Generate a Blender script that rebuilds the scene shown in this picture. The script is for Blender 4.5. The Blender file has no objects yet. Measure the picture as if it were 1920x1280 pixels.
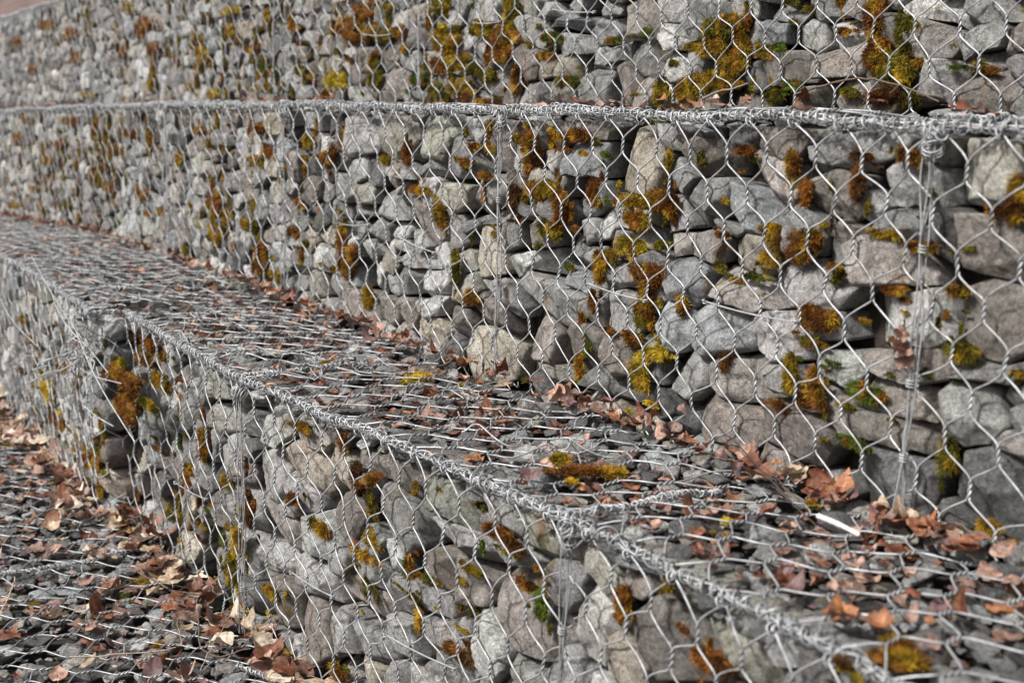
import bpy, math, random
import numpy as np
from mathutils import Matrix
rng = np.random.default_rng(11)
random.seed(5)
SC = bpy.context.scene
COL = SC.collection

# ------------------------------------------------------------------ camera
FPX, PITCH, ROLL, CAMH = 2438.18, 0.188496, 0.0228587, 0.0566642
CAM = np.array([0, 0, CAMH])
_c, _s = math.cos(ROLL), math.sin(ROLL)
_fw = np.array([0, math.cos(PITCH), -math.sin(PITCH)])
_dn = np.array([0, -math.sin(PITCH), -math.cos(PITCH)])
_rt = np.array([1., 0, 0])
RT = _c * _rt - _s * _dn
DN = _s * _rt + _c * _dn
cd = bpy.data.cameras.new('camera'); cam = bpy.data.objects.new('camera', cd); COL.objects.link(cam)
m = Matrix.Identity(4)
for i in range(3):
    m[i][0] = RT[i]; m[i][1] = -DN[i]; m[i][2] = -_fw[i]; m[i][3] = CAM[i]
cam.matrix_world = m
cd.sensor_width = 36; cd.lens = FPX * 36 / 1920
cd.clip_start = 0.05; cd.clip_end = 500
cd.dof.use_dof = True; cd.dof.focus_distance = 2.28; cd.dof.aperture_fstop = 4.9
SC.camera = cam

# ------------------------------------------------------------------ world, sun
SUN_DIR = np.array([-0.72, -0.40, 0.84]); SUN_DIR /= np.linalg.norm(SUN_DIR)
w = bpy.data.worlds.new('World'); SC.world = w; w.use_nodes = True
nt = w.node_tree; nt.nodes.clear()
sky = nt.nodes.new('ShaderNodeTexSky'); sky.sky_type = 'NISHITA'; sky.sun_disc = False
sky.sun_elevation = math.asin(SUN_DIR[2]); sky.sun_rotation = math.atan2(SUN_DIR[0], SUN_DIR[1])
sky.dust_density = 5.0; sky.air_density = 1.0; sky.ozone_density = 0.6
hs = nt.nodes.new('ShaderNodeHueSaturation'); hs.inputs['Saturation'].default_value = 0.45
bg = nt.nodes.new('ShaderNodeBackground'); bg.inputs[1].default_value = 0.066
wo = nt.nodes.new('ShaderNodeOutputWorld')
nt.links.new(sky.outputs[0], hs.inputs['Color']); nt.links.new(hs.outputs[0], bg.inputs[0]); nt.links.new(bg.outputs[0], wo.inputs[0])
sl = bpy.data.lights.new('sun', 'SUN'); sl.energy = 4.1; sl.angle = math.radians(7); sl.color = (1, .965, .91)
so = bpy.data.objects.new('sun', sl); COL.objects.link(so)
from mathutils import Vector
so.rotation_euler = Vector(SUN_DIR).to_track_quat('Z', 'Y').to_euler()
SC.view_settings.view_transform = 'Standard'; SC.view_settings.look = 'None'
SC.view_settings.exposure = 0.60; SC.view_settings.gamma = 1
SC.render.engine = 'CYCLES'
SC.cycles.max_bounces = 5

# ------------------------------------------------------------------ frame of the wall: s along it, n out towards the viewer
MA = 0.568055
Dv = np.array([-math.sin(MA), math.cos(MA), 0]); Nv = np.array([-math.cos(MA), -math.sin(MA), 0]); Zv = np.array([0, 0, 1.])
MO = np.array([-0.0209748, 2.4541657, 0])
def L(s, n, z):
    s = np.asarray(s, float)[..., None]; n = np.asarray(n, float)[..., None]; z = np.asarray(z, float)[..., None]
    return MO + Dv * s + Nv * n + Zv * z
def ray(x, y):
    a, b = x - 960, y - 640
    u = _c * a + _s * b; v = -_s * a + _c * b
    return u / FPX * _rt + v / FPX * _dn + _fw
def proj(P):
    d = np.asarray(P) - CAM
    zc = np.maximum(d @ _fw, 1e-3)
    return 960 + FPX * (d @ RT) / zc, 640 + FPX * (d @ DN) / zc, zc
def on_face(x, y, n):
    d = ray(x, y); t = (n - (CAM - MO) @ Nv) / (d @ Nv); p = CAM + t * d
    return (p - MO) @ Dv, p[2]
def on_level(x, y, z):
    d = ray(x, y); t = (z - CAMH) / d[2]; p = CAM + t * d
    return (p - MO) @ Dv, (p - MO) @ Nv
def inframe(P, mx=60, my=60):
    x, y, zc = proj(P)
    return (x > -mx) & (x < 1920 + mx) & (y > -my) & (y < 1280 + my) & (zc > .1)

I = np.interp
def z_mt(s): return I(s, [-1.6, -1.115, -.74, 0, .55, 1.07, 1.93, 2.99, 4.54, 7.5], [.026, .024, .026, .018, .014, .009, -.006, -.035, -.089, -.17])
def z_mb(s): return I(s, [-1.7, -1.1, 0, 2.0, 2.83, 4.57, 7.5], [-.49, -.49, -.49, -.49, -.505, -.602, -.70])
def z_ub(s): return I(s, [-1.5, -.8, 0, .57, 1.5, 3.1, 4.4, 6.4, 9], [.056, .054, .043, .035, .022, -.002, -.028, -.078, -.13])
def z_ut(s): return z_ub(s) + I(s, [3, 6.4], [.5, .495])
def z_lt(s): return z_mb(s) - .0
def z_lb(s): return I(s, [-2, 2.5, 4, 7], [-1.0, -1.0, -1.04, -1.18])
SPLIT = 1.05
def n_l(s):
    s = np.asarray(s, float)
    a = I(s, [-1.7, -1.29, -1.07, -.77, -.48, -.15, .24, 1.03], [.39, .374, .365, .365, .379, .404, .436, .421])
    b = I(s, [1.06, 1.4, 2.2, 7], [.492, .478, .462, .45])
    return np.where(s < SPLIT, a, b)
N_U = -.37

# ------------------------------------------------------------------ noise
def _h(i, j, k, seed):
    v = (i * 374761393 + j * 668265263 + k * 2147483647 + seed * 144665) & 0xffffffff
    v = ((v ^ (v >> 13)) * 1274126177) & 0xffffffff
    return ((v ^ (v >> 16)) & 0xffff) / 65535.0
def noise(p, seed=0):
    p = np.asarray(p, float); f = np.floor(p); i = f.astype(np.int64); t = p - f; t = t * t * (3 - 2 * t)
    r = 0
    for a in (0, 1):
        for b in (0, 1):
            for c in (0, 1):
                wgt = (t[..., 0] if a else 1 - t[..., 0]) * (t[..., 1] if b else 1 - t[..., 1]) * (t[..., 2] if c else 1 - t[..., 2])
                r = r + wgt * _h(i[..., 0] + a, i[..., 1] + b, i[..., 2] + c, seed)
    return r * 2 - 1
def fbm(p, seed=0, o=3):
    r = 0; a = 1.
    for k in range(o):
        r = r + a * noise(p * 2 ** k + 17.3 * k, seed + k); a *= .5
    return r
def nrm(v): return v / (np.linalg.norm(v, axis=-1, keepdims=True) + 1e-12)

# ------------------------------------------------------------------ mesh helpers
def make(name, V, F, mat, parent=None, tint=None, smooth=True, origin=None):
    """F is a list of integer arrays (quads and / or triangles)"""
    V = np.asarray(V, float)
    if origin is not None: V = V - origin
    me = bpy.data.meshes.new(name)
    F = [np.asarray(f, np.int32) for f in F if len(f)]
    me.vertices.add(len(V)); me.vertices.foreach_set('co', V.astype(np.float32).ravel())
    lt = np.concatenate([np.full(len(f), f.shape[1], np.int32) for f in F])
    lv = np.concatenate([f.ravel() for f in F])
    ls = np.concatenate([[0], np.cumsum(lt)[:-1]]).astype(np.int32)
    me.loops.add(len(lv)); me.loops.foreach_set('vertex_index', lv)
    me.polygons.add(len(lt)); me.polygons.foreach_set('loop_start', ls); me.polygons.foreach_set('loop_total', lt)
    me.update(calc_edges=True)
    if smooth: me.polygons.foreach_set('use_smooth', np.ones(len(lt), bool))
    if tint is not None:
        at = me.color_attributes.new('tint', 'FLOAT_COLOR', 'POINT')
        t = np.asarray(tint, float)
        if t.ndim == 1: t = np.tile(t, (len(V), 1))
        at.data.foreach_set('color', np.concatenate([t, np.ones((len(V), 1))], 1).astype(np.float32).ravel())
    me.materials.append(mat)
    o = bpy.data.objects.new(name, me); COL.objects.link(o)
    if origin is not None and parent is None: o.location = origin
    if parent is not None: o.parent = parent
    return o
class Acc:
    def __init__(self): self.V = []; self.F = {3: [], 4: []}; self.T = []; self.n = 0
    def add(self, V, F, tint=(1, 1, 1)):
        V = np.asarray(V)
        for f in F:
            f = np.asarray(f)
            if len(f): self.F[f.shape[1]].append(f + self.n)
        self.V.append(V); t = np.asarray(tint, float)
        self.T.append(np.tile(t, (len(V), 1)) if t.ndim == 1 else t); self.n += len(V)
    def make(self, name, mat, parent=None, smooth=True, origin=None):
        F = [np.concatenate(f) for f in self.F.values() if f]
        return make(name, np.concatenate(self.V), F, mat, parent, np.concatenate(self.T), smooth, origin)
def tag(o, label=None, cat=None, group=None, kind=None):
    if label: o['label'] = label
    if cat: o['category'] = cat
    if group: o['group'] = group
    if kind: o['kind'] = kind
    return o
def empty(name, loc):
    o = bpy.data.objects.new(name, None); o.location = loc; COL.objects.link(o); o.empty_display_size = .05
    return o

def tubes(P, r, K=6):
    """P (N,M,3) centre lines -> verts, quads"""
    P = np.asarray(P, float)
    if P.ndim == 2: P = P[None]
    N, M, _ = P.shape
    T = nrm(np.gradient(P, axis=1))
    ref = np.where(np.abs(T[:, 0, 2:3]) > .8, np.array([[1., 0, 0]]), np.array([[0, 0, 1.]]))
    a = nrm(np.cross(T[:, 0], ref)); A = [a]
    for k in range(1, M):
        a = a - (a * T[:, k]).sum(-1, keepdims=True) * T[:, k]; a = nrm(a); A.append(a)
    A = np.stack(A, 1); B = np.cross(T, A)
    th = np.arange(K) * 2 * math.pi / K
    rr = r if np.ndim(r) == 0 else np.asarray(r)[..., None, None]
    V = P[:, :, None] + rr * (A[:, :, None] * np.cos(th)[:, None] + B[:, :, None] * np.sin(th)[:, None])
    idx = np.arange(N * M * K).reshape(N, M, K)
    i2 = np.roll(idx, -1, 2)
    F = np.stack([idx[:, :-1], i2[:, :-1], i2[:, 1:], idx[:, 1:]], -1).reshape(-1, 4)
    return V.reshape(-1, 3), F

# ------------------------------------------------------------------ materials
def newmat(name):
    mt = bpy.data.materials.new(name); mt.use_nodes = True
    t = mt.node_tree; t.nodes.clear()
    out = t.nodes.new('ShaderNodeOutputMaterial'); b = t.nodes.new('ShaderNodeBsdfPrincipled')
    t.links.new(b.outputs[0], out.inputs[0])
    return mt, t, b
def N_(t, typ, **kw):
    n = t.nodes.new(typ)
    for k, v in kw.items():
        if k in n.inputs: n.inputs[k].default_value = v
        else: setattr(n, k, v)
    return n
def tex(t, scale, detail=6, rough=.6, pos=None, typ='ShaderNodeTexNoise'):
    n = t.nodes.new(typ); n.inputs['Scale'].default_value = scale
    if typ == 'ShaderNodeTexNoise':
        n.inputs['Detail'].default_value = detail; n.inputs['Roughness'].default_value = rough
    t.links.new(pos, n.inputs['Vector']); return n
def ramp(t, src, stops):
    r = t.nodes.new('ShaderNodeValToRGB'); e = r.color_ramp.elements
    while len(e) < len(stops): e.new(.5)
    for k, (p, c) in enumerate(stops):
        e[k].position = p; e[k].color = (c, c, c, 1) if np.isscalar(c) else (*c, 1)
    t.links.new(src, r.inputs[0]); return r.outputs[0]
def mul(t, a, b, mode='MULTIPLY', fac=1.):
    m_ = t.nodes.new('ShaderNodeMix'); m_.data_type = 'RGBA'; m_.blend_type = mode
    if np.isscalar(fac): m_.inputs[0].default_value = fac
    else: t.links.new(fac, m_.inputs[0])
    for k, v in ((6, a), (7, b)):
        if isinstance(v, tuple): m_.inputs[k].default_value = (*v, 1)
        else: t.links.new(v, m_.inputs[k])
    return m_.outputs[2]
def bump(t, b, h, strength, dist):
    n = t.nodes.new('ShaderNodeBump'); n.inputs['Strength'].default_value = strength; n.inputs['Distance'].default_value = dist
    t.links.new(h, n.inputs['Height']); t.links.new(n.outputs[0], b.inputs['Normal']); return n

def stone_mat(name, gloss, lichen):
    mt, t, b = newmat(name)
    pos = t.nodes.new('ShaderNodeNewGeometry')
    # every stone gets its own grain offset
    add = N_(t, 'ShaderNodeVectorMath', operation='ADD')
    sc = N_(t, 'ShaderNodeMath', operation='MULTIPLY'); sc.inputs[1].default_value = 37.
    t.links.new(pos.outputs['Random Per Island'], sc.inputs[0])
    t.links.new(pos.outputs['Position'], add.inputs[0]); t.links.new(sc.outputs[0], add.inputs[1])
    P = add.outputs[0]
    at = t.nodes.new('ShaderNodeVertexColor'); at.layer_name = 'tint'
    n1 = tex(t, 22, 9, .68, P); n2 = tex(t, 160, 8, .75, P); n3 = tex(t, 620, 4, .8, P); n4 = tex(t, 55, 12, .8, P)
    c = mul(t, at.outputs[0], ramp(t, n1.outputs[0], [(.3, (.50, .475, .46)), (.45, (.86, .84, .82)), (.56, (1.04, 1.03, 1.02)), (.72, (1.34, 1.32, 1.28))]))
    c = mul(t, c, ramp(t, n2.outputs[0], [(.3, .42), (.5, 1.), (.7, 1.55)]))
    c = mul(t, c, ramp(t, n3.outputs[0], [(.36, .38), (.5, 1.), (.64, 1.75)]))
    # hairline cracks and mineral seams
    vo = t.nodes.new('ShaderNodeTexVoronoi'); vo.feature = 'DISTANCE_TO_EDGE'; vo.inputs['Scale'].default_value = 19
    dis = N_(t, 'ShaderNodeVectorMath', operation='MULTIPLY_ADD')
    t.links.new(n4.outputs['Color'], dis.inputs[0]); dis.inputs[1].default_value = (.09, .09, .09); t.links.new(P, dis.inputs[2])
    t.links.new(dis.outputs[0], vo.inputs['Vector'])
    crack = ramp(t, vo.outputs['Distance'], [(0, .38), (.014, .8), (.035, 1)])
    cm = ramp(t, n1.outputs[0], [(.46, 0.), (.56, .85)])
    c = mul(t, c, crack, fac=cm)
    # pale lichen bloom
    n5 = tex(t, 38, 10, .78, P)
    c = mul(t, c, (.55, .55, .52), 'MIX', ramp(t, n5.outputs[0], [(.63, 0.), (.72, lichen * .6)]))
    # rusty stain and green algae film
    n6 = tex(t, 14, 6, .6, P)
    c = mul(t, c, (.92, .76, .56), 'MULTIPLY', ramp(t, n6.outputs[0], [(.62, 0.), (.78, .5)]))
    n7 = tex(t, 10, 6, .65, pos.outputs['Position'])
    c = mul(t, c, (.82, .83, .66), 'MULTIPLY', ramp(t, n7.outputs[0], [(.6, 0.), (.76, .4)]))
    # thin film of moss and algae running down in streaks
    st = N_(t, 'ShaderNodeVectorMath', operation='MULTIPLY'); st.inputs[1].default_value = (1, 1, .38)
    t.links.new(pos.outputs['Position'], st.inputs[0])
    n8 = tex(t, 15, 12, .74, st.outputs[0]); n9 = tex(t, 23, 4, .6, pos.outputs['Position'])
    film = ramp(t, n9.outputs[0], [(.38, (.055, .058, .012)), (.5, (.15, .10, .022)), (.6, (.20, .085, .022))])
    c = mul(t, c, film, 'MIX', ramp(t, n8.outputs[0], [(.585, 0.), (.65, .8)]))
    t.links.new(c, b.inputs['Base Color'])
    b.inputs['Roughness'].default_value = gloss; b.inputs['Specular IOR Level'].default_value = .35
    hgt = mul(t, n4.outputs[0], n2.outputs[0], 'MIX', .35)
    hgt = mul(t, hgt, n3.outputs[0], 'MIX', .30)
    hgt = mul(t, hgt, crack, 'MULTIPLY', .35)
    bump(t, b, hgt, 1.0, .010)
    return mt
M_STONE = stone_mat('weathered_stone', .82, .5)
M_RUBBLE = stone_mat('damp_rubble', .6, .25)

def wire_mat():
    mt, t, b = newmat('galvanised_wire')
    g = t.nodes.new('ShaderNodeNewGeometry'); P = g.outputs['Position']
    n1 = tex(t, 45, 7, .7, P); n2 = tex(t, 700, 3, .6, P)
    c = ramp(t, n1.outputs[0], [(.32, (.15, .15, .15)), (.45, (.34, .35, .365)), (.58, (.45, .465, .485)), (.70, (.62, .635, .655))])
    c = mul(t, c, ramp(t, n2.outputs[0], [(.3, .7), (.6, 1.1)]))
    n3 = tex(t, 17, 6, .7, P); c = mul(t, c, (.20, .15, .115), 'MIX', ramp(t, n3.outputs[0], [(.58, 0.), (.68, .7)]))
    t.links.new(c, b.inputs['Base Color']); b.inputs['Metallic'].default_value = .45
    t.links.new(ramp(t, n1.outputs[0], [(.3, .68), (.7, .46)]), b.inputs['Roughness'])
    bump(t, b, n2.outputs[0], .3, .0006)
    return mt
M_WIRE = wire_mat()

def soil_mat():
    mt, t, b = newmat('dark_soil')
    g = t.nodes.new('ShaderNodeNewGeometry'); P = g.outputs['Position']
    n1 = tex(t, 30, 10, .7, P); n2 = tex(t, 4, 4, .6, P)
    c = ramp(t, n1.outputs[0], [(.3, (.012, .010, .008)), (.5, (.035, .028, .022)), (.7, (.09, .065, .048))])
    t.links.new(c, b.inputs['Base Color']); b.inputs['Roughness'].default_value = .95
    bump(t, b, n1.outputs[0], 1, .02); return mt
M_SOIL = soil_mat()
def hill_mat():
    mt, t, b = newmat('leaf_covered_slope')
    g = t.nodes.new('ShaderNodeNewGeometry'); P = g.outputs['Position']
    n1 = tex(t, 9, 10, .75, P); n2 = tex(t, 1.3, 4, .6, P)
    c = ramp(t, n1.outputs[0], [(.3, (.05, .03, .027)), (.47, (.11, .075, .066)), (.6, (.17, .12, .105)), (.75, (.30, .22, .18))])
    c = mul(t, c, ramp(t, n2.outputs[0], [(.35, .75), (.65, 1.15)]))
    t.links.new(c, b.inputs['Base Color']); b.inputs['Roughness'].default_value = .9
    bump(t, b, n1.outputs[0], 1, .03); return mt
M_HILL = hill_mat()
def tint_mat(name, rough, spec, scale, lo, hi, trans=0., bs=.4, bd=.001):
    mt, t, b = newmat(name)
    g = t.nodes.new('ShaderNodeNewGeometry'); P = g.outputs['Position']
    at = t.nodes.new('ShaderNodeVertexColor'); at.layer_name = 'tint'
    n1 = tex(t, scale, 6, .65, P)
    c = mul(t, at.outputs[0], ramp(t, n1.outputs[0], [(.32, lo), (.5, 1.), (.68, hi)]))
    t.links.new(c, b.inputs['Base Color']); b.inputs['Roughness'].default_value = rough
    b.inputs['Specular IOR Level'].default_value = spec
    if bs: bump(t, b, n1.outputs[0], bs, bd)
    if trans:
        tr = t.nodes.new('ShaderNodeBsdfTranslucent'); t.links.new(c, tr.inputs[0])
        mx = t.nodes.new('ShaderNodeMixShader'); mx.inputs[0].default_value = trans
        out = [n for n in t.nodes if n.type == 'OUTPUT_MATERIAL'][0]
        t.links.new(b.outputs[0], mx.inputs[1]); t.links.new(tr.outputs[0], mx.inputs[2]); t.links.new(mx.outputs[0], out.inputs[0])
    return mt
M_LEAF = tint_mat('dry_leaf', .5, .45, 140, .55, 1.35, .18, .7, .003)
M_MOSS = tint_mat('moss_fibre', .8, .2, 60, .7, 1.25, .25, 0)
M_TWIG = tint_mat('twig_bark', .85, .2, 300, .6, 1.3)
M_STICK = tint_mat('white_plastic', .35, .5, 90, .93, 1.03, 0, .2, .0005)

# ------------------------------------------------------------------ setting: stepped core of soil and the slope behind
def build_core():
    s = np.concatenate([np.linspace(-2.2, 8.2, 180)])
    rows = []
    def prof(sv):
        nl = float(n_l(sv)); dl = .075
        zl, zm, zu = float(z_lt(sv)), float(z_mt(sv)), float(z_ut(sv)); zb = float(z_lb(sv))
        pts = [(6, zb - .25), (2.2, zb - .05), (nl + .3, zb - .035), (nl - dl, zb - .035)]
        pts += [(nl - dl, zb + (zl - zb) * k) for k in (.3, .6, .88)] + [(nl - dl - .03, zl - .035), (.1, zl - .03), (-dl, zl - .03)]
        pts += [(-dl, zl + (zm - zl) * k) for k in (.3, .6, .9)] + [(-dl - .03, zm - .04), (-.25, zm - .03), (N_U - dl, zm - .02)]
        pts += [(N_U - dl, zm + (zu - zm) * k) for k in (.3, .6, .92)] + [(N_U - dl - .05, zu - .02), (N_U - .7, zu - .01)]
        return pts
    allp = []
    for sv in s:
        allp.append([L(sv, n, z) for n, z in prof(sv)])
    A = np.array(allp); a, b_ = A.shape[:2]
    A += .006 * fbm(A * 18, 3)[..., None]
    idx = np.arange(a * b_).reshape(a, b_)
    F = np.stack([idx[:-1, :-1], idx[1:, :-1], idx[1:, 1:], idx[:-1, 1:]], -1).reshape(-1, 4)
    o = make('ground', A.reshape(-1, 3), [F], M_SOIL); o['kind'] = 'structure'
    # slope behind the top tier
    ss = np.linspace(-14, 60, 150); tt = np.linspace(0, 1, 60) ** 1.6 * 45
    S, T = np.meshgrid(ss, tt, indexing='ij')
    z = I(S, [-2, 3, 6.4, 20, 60], [.53, .48, .395, .3, .3]) + T * .62 - .01
    P = L(S, N_U - .62 - T, z)
    P[..., 2] += (.05 + .02 * T) * fbm(P * np.array([1.2, 1.2, 1.2]), 9) * np.minimum(1, T * 2)
    idx = np.arange(P.shape[0] * P.shape[1]).reshape(P.shape[:2])
    F = np.stack([idx[:-1, :-1], idx[1:, :-1], idx[1:, 1:], idx[:-1, 1:]], -1).reshape(-1, 4)
    o = make('hillside', P.reshape(-1, 3), [F], M_HILL); o['kind'] = 'structure'
    # wide ground further out in front
    S, T = np.meshgrid(np.linspace(-40, 60, 60), np.linspace(5.9, 60, 30), indexing='ij')
    P = L(S, T, z_lb(S) - .26 - .02 * (T - 5.9)); P[..., 2] += .1 * fbm(P * .4, 4)
    idx = np.arange(P.shape[0] * P.shape[1]).reshape(P.shape[:2])
    F = np.stack([idx[:-1, :-1], idx[1:, :-1], idx[1:, 1:], idx[:-1, 1:]], -1).reshape(-1, 4)
    o = make('terrain', P.reshape(-1, 3), [F], M_HILL); o['kind'] = 'structure'
build_core()

# ------------------------------------------------------------------ tints of stone
G0 = dict(g=(.29, .294, .295), l=(.42, .427, .428), b=(.315, .34, .355), d=(.14, .14, .142), t=(.335, .31, .27), n=(.235, .217, .203),
          p=(.37, .35, .338), w=(.54, .54, .53), e=(.325, .325, .29), k=(.135, .137, .142))
NAMES = dict(g='grey', l='light grey', b='bluish grey', d='dark grey', t='tan', n='brownish grey', p='pinkish grey', w='whitish', e='greenish grey', k='charcoal')
def rand_tone():
    return random.choices('gglbdtnpek', [5, 4, 4, 2, 2.2, 1.3, 4, 1.6, 1.2, 1.2])[0]

STONES = []   # dicts: V, F, tint, c (centre), size, tone, where

def chop(V, c, ax, k, lo=.62, hi=.93, spread=(.15, 1.1)):
    """flatten the blob against k random planes; ax = main outward axis"""
    u = nrm(np.cross(ax, [.3, .2, 1.])); v = np.cross(ax, u)
    Q = V - c
    for _ in range(k):
        th = random.uniform(*spread); ph = random.uniform(0, 2 * math.pi)
        nl = ax * math.cos(th) + (u * math.cos(ph) + v * math.sin(ph)) * math.sin(th)
        d = Q @ nl; off = d.max() * random.uniform(lo, hi)
        ex = np.maximum(d - off, 0)
        Q = Q - (ex * .94)[:, None] * nl
    return Q + c

def wall_stones(seeds, nfun, smin, smax, zlo, zhi, where, seed, res=1.0, extra=()):
    """tightly fitted stones in the plane n=nfun(s); seeds = (s, z, halfw, halfh, tone)"""
    r_ = np.random.default_rng(seed)
    S = [list(a) for a in seeds]
    arr = np.array([a[:4] for a in S]) if S else np.zeros((0, 4))
    cand = []
    for it, (wr, hr, cnt) in enumerate([((.036, .058), (.024, .036), 3000), ((.026, .040), (.017, .027), 6000), ((.016, .026), (.011, .018), 6000)]):
        for _ in range(int(cnt * (smax - smin) / 5)):
            s0 = r_.uniform(smin, smax); z0 = r_.uniform(zlo(s0), zhi(s0))
            hw = r_.uniform(*wr); hh = r_.uniform(*hr)
            if zhi(s0) - z0 < hh * .8 or z0 - zlo(s0) < hh * .7: continue
            if len(arr):
                near = arr[np.abs(arr[:, 0] - s0) < .2]
                if len(near):
                    dx = np.abs(near[:, 0] - s0) / (near[:, 2] + hw); dz = np.abs(near[:, 1] - z0) / (near[:, 3] + hh)
                    if ((dx ** 2.6 + dz ** 2.6) ** (1 / 2.6)).min() < (.90, .93, 1.02)[it]: continue
            S.append([s0, z0, hw, hh, rand_tone()]); arr = np.vstack([arr, [s0, z0, hw, hh]])
    tones = [a[4] for a in S]
    n = len(S)
    NA = 44
    th = np.arange(NA) * 2 * math.pi / NA
    tilt = r_.normal(0, .16, n)
    # every stone is one to three discs; straight-edged cells between the discs become its outline
    sites = []; site_of = []
    for i in range(n):
        s0, z0, hw, hh = arr[i]; lo_ = min(hw, hh); hi_ = max(hw, hh); k_ = min(3, max(1, int(round(hi_ / lo_ * 1.15))))
        ax_ = tilt[i] + (0 if hw >= hh else math.pi / 2)
        for u_ in (np.linspace(-1, 1, k_) if k_ > 1 else [0.]):
            sites.append([s0 + math.cos(ax_) * u_ * (hi_ - lo_), z0 + math.sin(ax_) * u_ * (hi_ - lo_), lo_ * (1.08 if k_ == 1 else 1.0)]); site_of.append(i)
    sites = np.array(sites); site_of = np.array(site_of)
    for i in range(n):
        s0, z0, hw, hh = arr[i]
        Pc = L(s0, float(nfun(s0)), z0)
        if not inframe(Pc, 230, 200): continue
        j = np.where((np.abs(arr[:, 0] - s0) < .26) & (np.arange(n) != i))[0]
        big = s0 < 2.6
        NA = 60 if big else 30
        th = np.arange(NA) * 2 * math.pi / NA
        RHO = np.array([.02, .1, .18, .26, .34, .42, .50, .57, .64, .70, .76, .81, .86, .90, .94, .97, 1.0, 1.0, .98, .93, .8]) if big else np.array([.03, .25, .5, .7, .85, .95, 1., 1., .98, .93, .8])
        ct, st = math.cos(tilt[i]), math.sin(tilt[i])
        dirs = np.stack([np.cos(th), np.sin(th)], 1)
        R = np.linspace(.004, max(hw, hh) * 1.15 + .020, 80)
        q = np.array([s0, z0]) + dirs[:, None] * R[None, :, None]
        me = site_of == i; nb_ = (~me) & (np.abs(sites[:, 0] - s0) < .30)
        pw = lambda S_: ((q[:, :, None, 0] - S_[:, 0]) ** 2 + (q[:, :, None, 1] - S_[:, 1]) ** 2 - S_[:, 2] ** 2)
        mine = pw(sites[me]).min(2)
        bad = mine > min(hw, hh) ** 2 * .9 + .0006
        if nb_.any(): bad |= pw(sites[nb_]).min(2) < mine
        first = np.where(bad.any(1), bad.argmax(1), len(R) - 1)
        rad = R[first]
        # keep inside the tier
        lim = np.where(dirs[:, 1] > 0, (zhi(s0) - z0) / np.maximum(dirs[:, 1], 1e-3), (z0 - zlo(s0) + .02) / np.maximum(-dirs[:, 1], 1e-3))
        rad = np.minimum(rad, np.maximum(lim, .01))
        mn = min(hw, hh)
        # joint of a few millimetres, then straight broken edges: the outline becomes a rough polygon
        rad = np.maximum(rad - .0006 - .0022 * r_.random() * min(1, mn / .025), .006)
        # reduce to a polygon of five to eight corners (smallest triangles removed first)
        pl = list(range(NA)); XY = dirs * rad[:, None]; want = int(r_.integers(5, 9))
        tri = lambda a_, b_, c_: abs((XY[b_, 0] - XY[a_, 0]) * (XY[c_, 1] - XY[a_, 1]) - (XY[b_, 1] - XY[a_, 1]) * (XY[c_, 0] - XY[a_, 0]))
        while len(pl) > want:
            ar_ = [tri(pl[k_ - 1], pl[k_], pl[(k_ + 1) % len(pl)]) for k_ in range(len(pl))]
            pl.pop(int(np.argmin(ar_)))
        rad_p = rad.copy(); edges = []
        for k_ in range(len(pl)):
            p0, p1 = XY[pl[k_]], XY[pl[(k_ + 1) % len(pl)]]; e_ = p1 - p0; nl = np.array([e_[1], -e_[0]]); nl /= np.linalg.norm(nl) + 1e-9
            if nl @ p0 < 0: nl = -nl
            de = nl @ p0; edges.append((nl, de))
            i0, i1 = pl[k_], pl[(k_ + 1) % len(pl)]
            rng_ = np.arange(i0, i1 + (NA if i1 <= i0 else 0)) % NA
            dn_ = dirs[rng_] @ nl; rad_p[rng_] = np.where(dn_ > .08, de / np.maximum(dn_, .08), rad[rng_])
        rad = np.clip(rad_p, .005, rad * 1.06 + .001)
        rad = rad * (1 + .012 * fbm(np.stack([dirs[:, 0] * 5, dirs[:, 1] * 5, np.full(NA, i * 3.7)], 1), seed))
        rho = RHO
        n0 = -r_.uniform(0, .020) if hw > .024 else -r_.uniform(.004, .028)
        px = rho[:, None] * (rad * dirs[:, 0])[None]; pz = rho[:, None] * (rad * dirs[:, 1])[None]
        cs, cz = px, pz
        tl, tv = r_.normal(0, .17), r_.normal(0, .16)
        nn = px * tl + pz * tv
        drop = np.zeros_like(nn)
        for kk in range(r_.integers(1, 4)):
            a0 = r_.uniform(0, 6.28); R0 = np.interp(a0, np.append(th, 6.2832), np.append(rad, rad[0]))
            if kk < 2: o0 = R0 * r_.uniform(.0, .6); sl_ = r_.uniform(.2, .95)
            else: o0 = R0 * r_.uniform(.62, .95); sl_ = r_.uniform(.5, 1.4)
            drop = np.maximum(drop, (px * math.cos(a0) + pz * math.sin(a0) - o0) * sl_)
        for nl, de in edges:      # every broken edge has its own chamfer
            drop = np.maximum(drop, (px * nl[0] + pz * nl[1] - (de - mn * r_.uniform(.03, .38))) * r_.uniform(.35, 1.5))
        nn = nn - np.maximum(drop, 0)
        nn -= np.clip((rho - .965) / .035, 0, 1)[:, None] * mn * r_.uniform(.03, .08)
        kf = len(rho) - 4
        q3 = np.stack([px * 1., 0 * nn, pz * 1.], -1) + i * 1.37
        rgh = min(1, mn / .022)
        # stepped fracture relief with sharp creases
        st = noise(q3 * 26, seed + 2); st = np.sign(st) * np.minimum(np.abs(st) * 3.2, 1.) * .0010
        nn[:kf] += (st - .0032 * np.abs(fbm(q3 * 40, seed + 3, 3)) + .0011 * fbm(q3 * 150, seed + 4, 2))[:kf] * rgh
        nn[kf:] = nn[kf - 1] - np.array([.010, .03, .055, .085])[:, None]
        nn = nn + n0 - max(0, nn[:kf].max() - .003)
        base = float(nfun(s0))
        V = L(s0 + cs, base + nn, z0 + cz).reshape(-1, 3)
        K = len(rho)
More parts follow.
